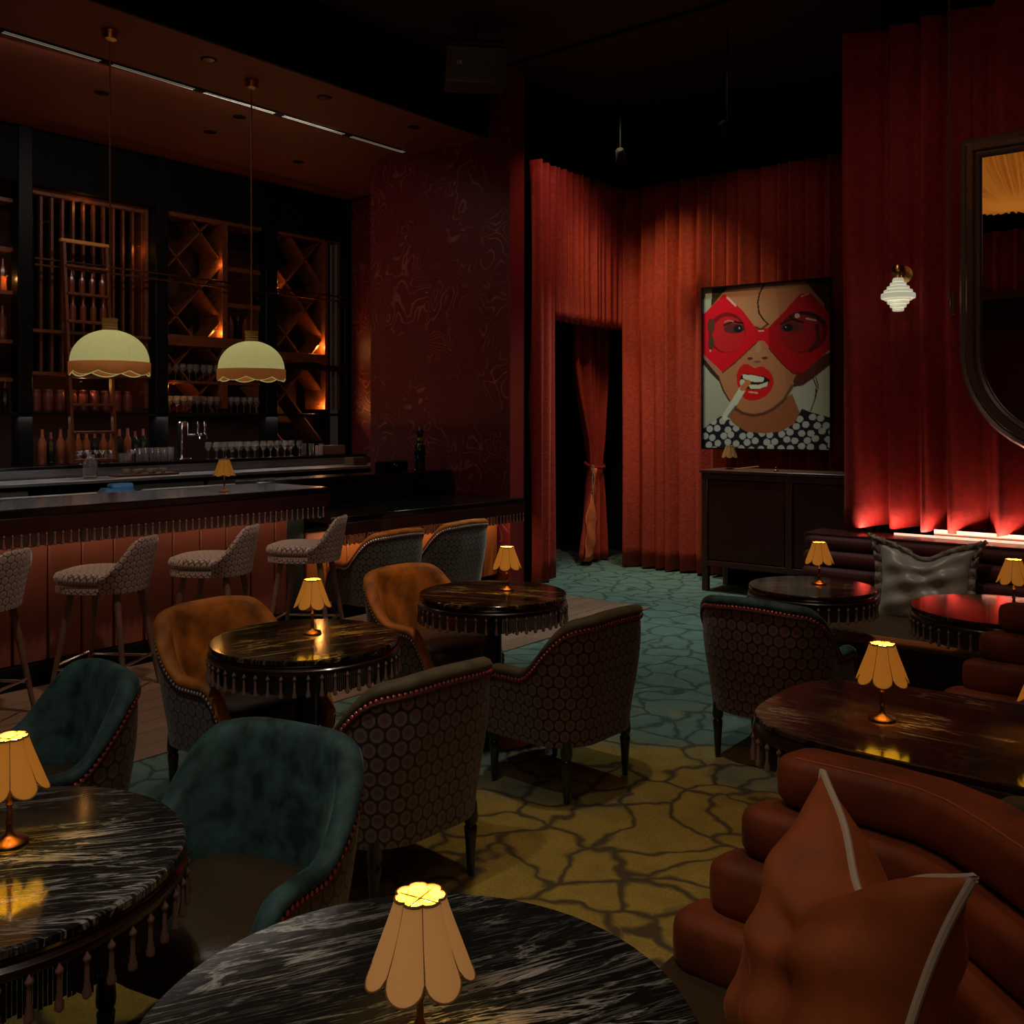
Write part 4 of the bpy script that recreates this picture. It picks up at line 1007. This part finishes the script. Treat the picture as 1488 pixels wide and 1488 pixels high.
# ---------------------------------------------------------------- rolled velvet sofas
def sofa(ox, oy, label, name='velvet_sofa'):
    root = thing(name, label, 'sofa', (ox, oy, 0))
    # plan path of the back (ridge line), local coordinates
    path = [(-.93, 2.13), (-.80, 2.13), (-.66, 2.13), (-.54, 2.115), (-.44, 2.07), (-.34, 1.99), (-.20, 1.86), (-.02, 1.70), (.20, 1.50), (.45, 1.28), (.7, 1.05)]
    def off(d, ext=0):
        out = []
        for i, p in enumerate(path):
            a = path[max(0, i-1)]; b = path[min(len(path)-1, i+1)]; tx_, ty = b[0]-a[0], b[1]-a[1]; l = math.hypot(tx_, ty)
            out.append((p[0]+ty/l*d, p[1]-tx_/l*d, tx_/l, ty/l))
        if ext: x, y, tx_, ty = out[0]; out[0] = (x-ext*tx_, y-ext*ty, tx_, ty)
        return out
    rolls = [(.060, .805, .088, .060, -.05), (.115, .693, .082, .060, 0.01), (.165, .580, .086, .066, .06), (.215, .462, .092, .072, .12)]
    for i, (d, zc, hw, hh, ext) in enumerate(rolls):
        pp = off(d, ext); rows = []
        K = 20
        def ring(x, y, tx_, ty, sc):
            r = []
            for k in range(K):
                t = 2*PI*k/K; c, s_ = math.cos(t), math.sin(t); e = .52
                u = hw*sc*math.copysign(abs(c)**e, c); v = hh*(1-(1-sc)*.8)*math.copysign(abs(s_)**e, s_)
                r.append((x-ty*-u, y+tx_*-u, zc+v+u*.12))
            return r
        x, y, tx_, ty = pp[0]
        for (bk, sc) in ((.0, .25), (.012, .72), (.03, .90), (.055, 1)):
            rows.append(ring(x+tx_*bk, y+ty*bk, tx_, ty, sc))
        for q in pp[1:]: rows.append(ring(*q, 1))
        mb = MB().grid(rows, True); mb.f.append(tuple(range(K))); 
        mb.build('back_roll', M['velvet_orange'], root, True, 0)
        if i == 0:
            sm = MB()
            for kk in (3, 8): sm.tube([r[kk] for r in rows[3:]], .0022, 6)
            sm.build('seam_piping', mat('rust_piping', (.45, .10, .04), .6), root)
    # solid core behind the rolls
    A = off(.02); B = off(.20); mb = MB(); rows = []
    for (o1, z1) in ((0, .08), (0, .74), (1, .74), (1, .08)):
        src = A if o1 == 0 else B
        rows.append([(p[0]+(.04 if j == 0 else 0), p[1], z1 if not (o1 == 1 and z1 > .5) else .45) for j, p in enumerate(src)])
    mb.grid(rows+[rows[0]]); n = len(A); mb.f.append((0, n, 2*n, 3*n)); mb.build('back_core', M['velvet_orange'], root, False)
    # seat
    A = off(.16, .12); B = off(.74, .12)
    for (nm, z0, z1, m, ins) in (('seat_cushion', .30, .42, M['leather'], 0), ('seat_base', .06, .295, M['darkwood'], .03)):
        rows = []
        a = off(.16, .12-ins); b = off(.74-ins, .12-ins)
        rows = [[(p[0], p[1], z0) for p in a], [(p[0], p[1], z1) for p in a], [(p[0], p[1], z1) for p in off(.72-ins, .12-ins)], [(p[0], p[1], z1-.02) for p in b], [(p[0], p[1], z0) for p in b]]
        mb = MB().grid(rows+[rows[0]]); n = len(a); mb.f.append((0, n, 2*n, 3*n, 4*n)); mb.build(nm, m, root, True, 35)
    return root
sofa(0, 0, 'rust velvet sofa with stepped rolled back in the right foreground')
sofa(-.02, 2.18, 'rust velvet sofa end with stepped rolls behind the large marble table, at the right edge')

# banquette under the right curtain
bq = thing('banquette', 'dark burgundy channelled banquette running under the tall red curtain', 'banquette', (0, 0, 0))
X0, X1 = -2.44, 3.4
for i, (z, y, h) in enumerate(((.80, 6.10, .075), (.705, 6.07, .085), (.605, 6.04, .085), (.505, 6.01, .085))):
    rows = []
    for x, sc in [(X0, .4), (X0+.02, .85), (X0+.05, 1), (X1, 1)]:
        rows.append([(x, y+.075*sc*math.copysign(abs(math.cos(t))**.7, math.cos(t)), z+h*.62*sc*math.copysign(abs(math.sin(t))**.7, math.sin(t))) for t in [2*PI*k_/16 for k_ in range(16)]])
    mb = MB().grid(rows, True); mb.f.append(tuple(range(16))); mb.build('back_channel', M['banquette'], bq, True, 0)
boxobj('back_top', ((X0+X1)/2, 6.20, .845), (X1-X0, .28, .03), M['cabinet'], bq, .006)
boxobj('back_panel', ((X0+X1)/2, 6.22, .44), (X1-X0-.02, .20, .78), M['cabinet'], bq)
boxobj('seat_cushion', ((X0+X1)/2, 5.60, .385), (X1-X0, .78, .12), M['leather'], bq, .025)
boxobj('seat_edge', ((X0+X1)/2, 5.20, .42), (X1-X0, .05, .05), M['leather_lit'], bq, .02)  # light on the seat front painted in as brighter orange
boxobj('seat_base', ((X0+X1)/2, 5.64, .16), (X1-X0-.04, .74, .32), M['cabinet'], bq)
st_ = thing('cove_light', 'glowing light strip hidden behind the banquette at the foot of the red curtain', 'light', (0, 0, 0))
boxobj('strip', (.62, 6.255, .868), (5.1, .02, .012), M['strip'], st_)
boxobj('shelf', (.75, 6.285, .885), (4.9, .01, .05), mat('cove_backing', (.55, .42, .36), .6), st_)
area('cove_glow', (.55, 6.25, .885), (.55, 6.33, 1.6), 16, (1, .46, .32), 5.4, .02)

# ---------------------------------------------------------------- pillows
def pillow_mesh(w_, h_, t_, chop, ear=.10, n=36):
    front = []; back = []; edge = []
    def pos(u, v, s_):
        # u,v in [-1,1]
        e = max(0, 1-abs(u)**2.6)**.5*max(0, 1-abs(v)**2.6)**.5
        pin = 1-.10*(1-u*u)*0
        cx = u*(1-.07*(1-abs(v)**2))
        cz = v*(1-.07*(1-abs(u)**2))
        cr = (abs(u)*abs(v))**4*ear; cx += math.copysign(cr, u); cz += math.copysign(cr, v)
        if v > -0.2: cz -= chop*math.exp(-(u/.42)**2)*ss(-.2, 1, v)
        crease = -.35*math.exp(-(u/.13)**2)*ss(0, 1, v)*(.6 if chop else 0)
        y = s_*t_*e*(1+crease) + .012*math.sin(u*7+v*5)*e + .010*math.sin(u*3-v*11)*e
        return (cx*w_/2, y, cz*h_/2)
    us = [math.sin(PI/2*(2*i/n-1)) for i in range(n+1)]
    mb = MB(); mb.grid([[pos(u, v, -1) for u in us] for v in us]); mb.grid([[pos(u, v, 1) for u in us[::-1]] for v in us])
    ed = [pos(u, -1, 0) for u in us]+[pos(1, v, 0) for v in us[1:]]+[pos(u, 1, 0) for u in us[::-1][1:]]+[pos(-1, v, 0) for v in us[::-1][1:-1]]
    return mb, ed
pw = thing('throw_pillow', 'rust orange velvet throw pillow with cream edging on the front sofa', 'pillow', (-.592, 1.615, .65))
mb, ed = pillow_mesh(.44, .50, .135, .36, .13)
mb.build('cover', M['pillow'], pw, True, 0)
MB().tube(ed, .0075, 8, True).build('edging', M['piping'], pw)
pw.rotation_euler = (R(-20), R(-3), R(-44))
sv = thing('throw_pillow', 'silver satin cushion with ruffled edge on the burgundy banquette', 'pillow', (-1.64, 5.86, .63))
mb, ed = pillow_mesh(.50, .42, .075, .30, .10)
mb.build('cover', M['silver'], sv, True, 0)
rows = []
L_ = len(ed)
for k_, sc in enumerate((1.0, 1.09, 1.17)):
    rows.append([(p[0]*(1+(sc-1)*1.0), p[1]+(k_*.016)*math.sin(i*1.9), p[2]*(1+(sc-1)*1.2)) for i, p in enumerate(ed)])
o = MB().grid(rows, True).build('ruffle', M['ruffle'], sv, True, 0); m_ = o.modifiers.new('t', 'SOLIDIFY'); m_.thickness = .012
sv.rotation_euler = (R(-12), 0, R(6))

# ---------------------------------------------------------------- cabinet and portrait
cb = thing('cabinet', 'low mahogany panelled cabinet standing under the framed portrait', 'cabinet', (0, 0, 0))
cx0, cx1, cy0, cy1 = -4.23, -2.30, 8.07, 8.55
boxobj('top', ((cx0+cx1)/2, (cy0+cy1)/2, 1.105), (cx1-cx0+.03, cy1-cy0+.03, .03), M['cabinet_frame'], cb, .006)
boxobj('carcass', ((cx0+cx1)/2, (cy0+cy1)/2+.03, .655), (cx1-cx0, cy1-cy0-.06, .87), M['cabinet'], cb)
fr = []
for x0, x1 in ((cx0+.06, cx0+.80), (cx0+.88, cx0+1.50), (cx0+1.58, cx1-.05)):
    boxobj('panel', ((x0+x1)/2, cy0+.022, .66), (x1-x0, .02, .74), M['cabinet'], cb, .008)
for x in (cx0+.03, cx0+.84, cx0+1.54, cx1-.025): boxobj('stile', (x, cy0+.018, .66), (.06, .036, .86), M['cabinet_frame'], cb, .004)
for z in (1.06, .26): boxobj('rail', ((cx0+cx1)/2, cy0+.018, z), (cx1-cx0, .034, .05), M['cabinet_frame'], cb, .004)
for x in (cx0+.03, cx0+.84, cx1-.03):
    for y in (cy0+.03, cy1-.03): boxobj('leg', (x, y, .11), (.06, .05, .22), M['cabinet_frame'], cb, .004)
boxobj('back_board', ((cx0+cx1)/2, cy1-.01, .11), (cx1-cx0, .02, .22), M['black'], cb)
pn = MB().tube([(0, 0, 0), (.22, .02, .03)], .005, 6).build('pen', M['brass']); pn.location = (-3.95, 8.2, 1.13); tag(pn, 'thin brass rod lying tilted on the cabinet beside the dim lamp', 'rod')
o = MB().lathe([(.020, 0), (.022, .01), (.008, .02), (.006, .03), (.010, .035), (.001, .042)], 12).build('counter_bell', M['brass_dark']); o.location = (-3.55, 8.18, 1.12); tag(o, 'small reddish bell on top of the mahogany cabinet', 'bell')

def portrait():
    X_0, X_1, Z0, Z1, Y = -4.48, -3.23, 1.30, 2.87, 8.62
    root = thing('framed_portrait', 'large framed portrait of a face in red goggles on the back curtain', 'picture', ((X_0+X_1)/2, Y, Z0))
    W, H = X_1-X_0, Z1-Z0
    t = .014
    root.rotation_euler = (0, 0, R(4))
    for xx in (-W/2+.04, W/2-.04): MB().tube([(xx, .02, H), (xx, .02, 4.9-Z0)], .003, 5).build('hanging_wire', M['frame'], root)
    boxobj('backing', (0, .02, H/2), (W, .03, H), M['black'], root)
    MB().box((-W/2, -.005, H/2), (t, .045, H+t)).box((W/2, -.005, H/2), (t, .045, H+t)).box((0, -.005, 0), (W+t, .045, t)).box((0, -.005, H), (W+t, .045, t)).build('frame', M['gloss_black'], root, False)
    nx, ny = 210, 270
    u, v = np.meshgrid(np.linspace(0, 1, nx), np.linspace(0, 1, ny)); u = u.ravel(); v = v.ravel()
    X = 85+965*u; Y_ = (105-50*u)+v*(1245+110*u)
    C = np.zeros((len(u), 3)); C[:] = (.40, .43, .36); C *= (.85+.2*u)[:, None]
    def poly(p):
        ins = np.zeros(len(X), bool); p = np.array(p, float)
        for i in range(len(p)):
            (x1, y1), (x2, y2) = p[i-1], p[i]
            c = ((y1 > Y_) != (y2 > Y_)) & (X < (x2-x1)*(Y_-y1)/((y2-y1) if y2 != y1 else 1e-9)+x1); ins ^= c
        return ins
    def ell(cx, cy, rx, ry): return ((X-cx)/rx)**2+((Y_-cy)/ry)**2 < 1
    def stroke(p, wd):
        d = np.full(len(X), 1e9)
        for (x1, y1), (x2, y2) in zip(p[:-1], p[1:]):
            L2 = (x2-x1)**2+(y2-y1)**2; tt = np.clip(((X-x1)*(x2-x1)+(Y_-y1)*(y2-y1))/L2, 0, 1)
            d = np.minimum(d, np.hypot(X-x1-tt*(x2-x1), Y_-y1-tt*(y2-y1)))
        return d < wd
    def put(m, c, soft=1.0): C[m] = C[m]*(1-soft)+np.array(c)*soft
    hair = (.035, .018, .012); skin = (.42, .17, .085); red = (.62, .004, .018); black = (.008, .008, .012)
    put(poly([(160, 90), (320, 80), (230, 190), (150, 260)]), hair); put(poly([(840, 50), (1060, 40), (1060, 420), (900, 170)]), hair)
    put(poly([(85, 640), (240, 750), (210, 830), (150, 770), (85, 690)]), hair); put(poly([(780, 790), (1060, 620), (1060, 720), (930, 830), (850, 890), (780, 900)]), (.09, .02, .02))
    put(poly([(330, 1030), (280, 1100), (330, 1170), (420, 1235), (560, 1265), (690, 1250), (790, 1190), (825, 1100), (770, 950), (690, 1010)]), (.30, .10, .045))
    face = poly([(300, 80), (850, 50), (1000, 250), (1000, 500), (785, 830), (770, 900), (690, 1020), (600, 1090), (480, 1110), (370, 1080), (290, 990), (200, 780), (85, 640), (85, 400), (150, 250)])
    put(face, skin)
    gsh = np.clip(1-np.hypot((X-520)/260, (Y_-330)/260), 0, 1)*.3; C[face] += (gsh[:, None]*np.array([.25, .22, .15]))[face]
    put(face & (X > 640+.1*Y_), (.30, .09, .045), .35)
    for q in (14, 9, 5): put(stroke([(340, 1050), (400, 1090), (480, 1110), (560, 1100), (640, 1060), (710, 1000), (775, 890)], q), (.06, .02, .012), .5)
    put(stroke([(205, 790), (250, 910), (295, 985)], 6), (.05, .02, .015))
    shirt = poly([(80, 1205), (180, 1135), (230, 1105), (300, 1140), (350, 1185), (430, 1235), (560, 1255), (690, 1245), (790, 1185), (840, 1070), (900, 1100), (1060, 1155), (1060, 1450), (80, 1450)])
    put(shirt, (.010, .013, .022))
    k = 0
    for r_ in range(6):
        for c_ in range(15):
            px = 95+c_*74+(r_ % 2)*37+9*math.sin(c_*3+r_); py = 1150+r_*56+9*math.cos(c_*2+r_*2)
            put(ell(px, py, 26, 26) & shirt, (.42, .44, .46))
    gog = poly([(255, 150), (330, 215), (410, 300), (500, 425), (590, 430), (700, 320), (800, 200), (840, 165), (900, 165), (970, 250), (1050, 350), (1060, 600), (960, 690), (850, 790), (780, 790), (700, 710), (600, 580), (560, 525), (520, 530), (400, 640), (240, 765), (85, 610), (85, 310), (160, 240)])
    put(gog, red); put(gog & (X > 600), (.38, .003, .010))
    put(ell(275, 455, 145, 158), (.20, .004, .010)); put(ell(285, 468, 130, 140), (.50, .012, .02)); put(ell(150, 400, 30, 60), (.10, .03, .02)); put(ell(150, 530, 24, 60), (.08, .03, .02))
    put(ell(850, 470, 172, 165), (.12, .003, .008)); put(ell(835, 480, 155, 145), (.28, .006, .012)); put(stroke([(760, 345), (850, 318), (940, 345), (1000, 400)], 14), (.02, .01, .01)); put(stroke([(950, 420), (960, 540), (900, 620)], 14), (.05, .01, .01))
    for cx, cy in ((335, 425), (765, 430)): put(ell(cx, cy, 82, 38), (.10, .02, .02)); put(ell(cx+(30 if cx < 500 else -25), cy+2, 38, 30), black); put(ell(cx+(38 if cx < 500 else -40), cy-2, 6, 6), (.5, .4, .4))
    put(stroke([(255, 395), (330, 370), (400, 385)], 8), black); put(stroke([(690, 400), (770, 365), (850, 395)], 9), black)
    put(stroke([(260, 370), (290, 360), (325, 368)], 5), (.5, .15, .15)); put(ell(808, 340, 19, 19), (.55, .35, .33)); put(stroke([(875, 365), (940, 382)], 7), (.5, .35, .33))
    put(stroke([(280, 180), (345, 245)], 8), (.70, .40, .40)); put(stroke([(522, 449), (560, 451)], 5), (.8, .45, .40)); put(stroke([(840, 190), (890, 170)], 6), (.5, .2, .2)); put(ell(145, 592, 9, 9), (.6, .3, .3))
    put(stroke([(95, 640), (150, 690), (185, 740)], 8), (.30, .15, .16)); put(stroke([(500, 420), (540, 440), (590, 400)], 8), (.12, .04, .02)); put(stroke([(240, 768), (330, 700), (430, 610), (510, 535)], 5), (.12, .02, .01)); put(stroke([(600, 590), (700, 715), (780, 795), (850, 800)], 5), (.10, .01, .01))
    put(ell(515, 640, 75, 50), (.46, .20, .11), .6); put(ell(455, 664, 22, 11), (.10, .03, .02)); put(ell(568, 664, 24, 11), (.10, .03, .02)); put(ell(512, 690, 30, 9), (.14, .04, .03), .7); put(ell(520, 575, 22, 40), (.50, .26, .16), .6)
    put(poly([(355, 850), (352, 790), (372, 735), (400, 708), (435, 704), (470, 725), (492, 742), (525, 728), (560, 732), (600, 765), (628, 805), (637, 860), (618, 915), (580, 960), (520, 990), (460, 995), (420, 980), (385, 940)]), (.58, .010, .012))
    put(poly([(385, 800), (405, 778), (480, 790), (560, 805), (605, 835), (600, 870), (560, 900), (480, 910), (420, 895), (385, 860)]), (.02, .006, .006))
    put(poly([(398, 785), (480, 795), (562, 815), (560, 848), (500, 850), (440, 838), (402, 815)]), (.62, .64, .56)); put(poly([(440, 868), (520, 872), (595, 850), (585, 885), (520, 905), (460, 900)]), (.60, .62, .55)); put(ell(400, 850, 22, 28), (.55, .56, .5))
    put(stroke([(450, 925), (510, 935)], 6), (.8, .35, .3))
    put(stroke([(265, 1115), (395, 905)], 27), (.55, .58, .52)); put(stroke([(400, 895), (440, 852)], 22), (.50, .17, .06))
    put(stroke([(290, 1110), (345, 1035)], 10), (.06, .04, .02), .8)
    put(stroke([(565, 85), (530, 150), (515, 230), (525, 310), (560, 365), (595, 400)], 6), (.03, .015, .01))
    for dx in (0, 22): put(stroke([(920+dx, 830), (945+dx*.6, 900), (935, 1000), (905, 1090)], 4), (.05, .02, .015))
    vs = np.stack([(u-.5)*W, np.full(len(u), -.0), (1-v)*H], 1)
    fs = []
    I = np.arange(nx*ny).reshape(ny, nx); F_ = np.stack([I[:-1, :-1].ravel(), I[1:, :-1].ravel(), I[1:, 1:].ravel(), I[:-1, 1:].ravel()], 1)
    me = bpy.data.meshes.new('print'); me.from_pydata(vs.tolist(), [], F_.tolist()); me.update()
    ca = me.color_attributes.new('paint', 'FLOAT_COLOR', 'POINT'); ca.data.foreach_set('color', np.concatenate([C, np.ones((len(C), 1))], 1).astype(np.float32).ravel())
    m, tr_, b = newmat('portrait_print'); at = nd(tr_, 'ShaderNodeAttribute', attribute_name='paint'); tr_.links.new(at.outputs['Color'], b.inputs['Base Color']); setp(b, Roughness=.35)
    me.materials.append(m); link('print', me, root, (0, 0, 0))
portrait()

# ---------------------------------------------------------------- wall light, curtain wand, mirror, chandelier
sc = thing('wall_sconce', 'brass wall light with stepped white glass shade on the tall curtain', 'wall light', (-1.86, 6.20, 2.30))
MB().lathe([(.05, 0), (.055, .012), (.02, .02)], 20, (0, .02, .19), Matrix.Rotation(R(90), 3, 'X')).build('backplate', M['brass'], sc)
MB().tube([(0, 0, .19), (0, -.07, .20), (0, -.10, .19)], .010, 8).build('arm', M['brass'], sc)
o = MB().lathe([(.001, .045-.09), (.03, -.038), (.042, -.015), (.045, 0), (.042, .015), (.03, .038), (.001, .045)], 16, (0, -.10, .195)).build('ball', M['brass'], sc)
prof = []
for r_, z_ in ((.034, .15), (.048, .128), (.066, .106), (.084, .084), (.100, .062), (.100, .050), (.082, .040), (.064, .018), (.048, -.004), (.034, -.026)):
    prof += [(r_-.004, z_), (r_, z_-.004), (r_, z_-.016), (r_-.004, z_-.020)]
MB().lathe([(.03, .155)]+prof, 28, (0, -.10, 0)).build('glass_shade', M['sconce_glass'], sc, True, 30)
point('sconce_glow', (-1.86, 6.03, 2.34), .6, (1, .8, .5), .05)
wd = thing('curtain_wand', 'long thin dark rod hanging beside the mirror from the ceiling', 'rod', (-1.56, 6.08, 2.30))
MB().tube([(0, 0, 0), (0, 0, 2.58)], .007, 8).build('rod', M['frame'], wd)
boxobj('handle', (.02, 0, -.03), (.03, .03, .12), M['frame'], wd, .004)
def mirror():
    root = thing('wall_mirror', 'large mirror with walnut frame, square on top and rounded below, at the right edge', 'mirror', (-1.49, 6.05, 1.36))
    Wd, Ht, rr = 1.8, 1.86, .62
    def out(d):
        r = rr-d; p = [(d, Ht-d), (d, rr)]
        for i in range(1, 17): a = PI+PI/2*i/16; p.append((rr+r*math.cos(a), rr+r*math.sin(a)))
        p.append((Wd-rr, d))
        for i in range(1, 17): a = 1.5*PI+PI/2*i/16; p.append((Wd-rr+r*math.cos(a), rr+r*math.sin(a)))
        p += [(Wd-d, rr), (Wd-d, Ht-d)]; return p
    prof = [(0, .03), (0, -.02), (.012, -.035), (.03, -.03), (.045, -.045), (.075, -.045), (.085, -.03), (.095, -.035), (.11, -.030), (.118, -.012), (.118, 0.005)]
    rows = [[(x, y_, z) for x, z in out(d)] for d, y_ in prof]
    MB().grid(rows, True).build('frame', M['frame'], root, True, 30)
    p = out(.112); mb = MB(); mb.add([(x, -.006, z) for x, z in p], [tuple(range(len(p)))]); mb.build('glass', M['mirror'], root, False)
    p = out(.05); mb = MB(); mb.add([(x, .01, z) for x, z in p]+[(x, .03, z) for x, z in p], [tuple(range(len(p))), tuple(range(2*len(p)-1, len(p)-1, -1))]); mb.build('backing', M['black'], root, False)
    root.rotation_euler = (R(0), 0, 0)
mirror()
m2 = thing('wall_mirror', 'dark framed mirror on the far curtain, seen only as a reflection', 'mirror', (-3.4, -1.72, 1.4))
MB().box((0, 0, 1.8), (2.4, .06, .10)).box((0, 0, 0), (2.4, .06, .10)).box((-1.2, 0, .9), (.10, .06, 1.9)).box((1.2, 0, .9), (.10, .06, 1.9)).build('frame', M['frame'], m2, False)
boxobj('glass', (0, -.01, .9), (2.36, .02, 1.76), M['gloss_black'], m2)
ch = thing('fabric_chandelier', 'large gathered gold fabric chandelier, seen in the mirror', 'chandelier', (-2.0, 2.0, 3.6))
rows = []
for k_, (r_, z_) in enumerate(((.25, .0), (.55, .06), (.80, .22), (.92, .50), (.92, .80))):
    rows.append([((r_+.03*math.sin(i*1.1)*(k_ > 0))*math.cos(2*PI*i/360+k_*.05), (r_+.03*math.sin(i*1.1)*(k_ > 0))*math.sin(2*PI*i/360+k_*.05), z_+.03*math.sin(i*.9)*(k_ > 0)) for i in range(360)])
mb = MB().grid(rows, True); mb.f.append(tuple(range(359, -1, -1))); o = mb.build('gathered_fabric', M['gold_fabric'], ch, True, 0)
MB().tube([(0, 0, .3), (0, 0, 1.28)], .02, 8).build('stem', M['brass_dark'], ch)

point('chandelier_bulb', (-2.0, 2.0, 4.25), 26, (1, .66, .30), .12)
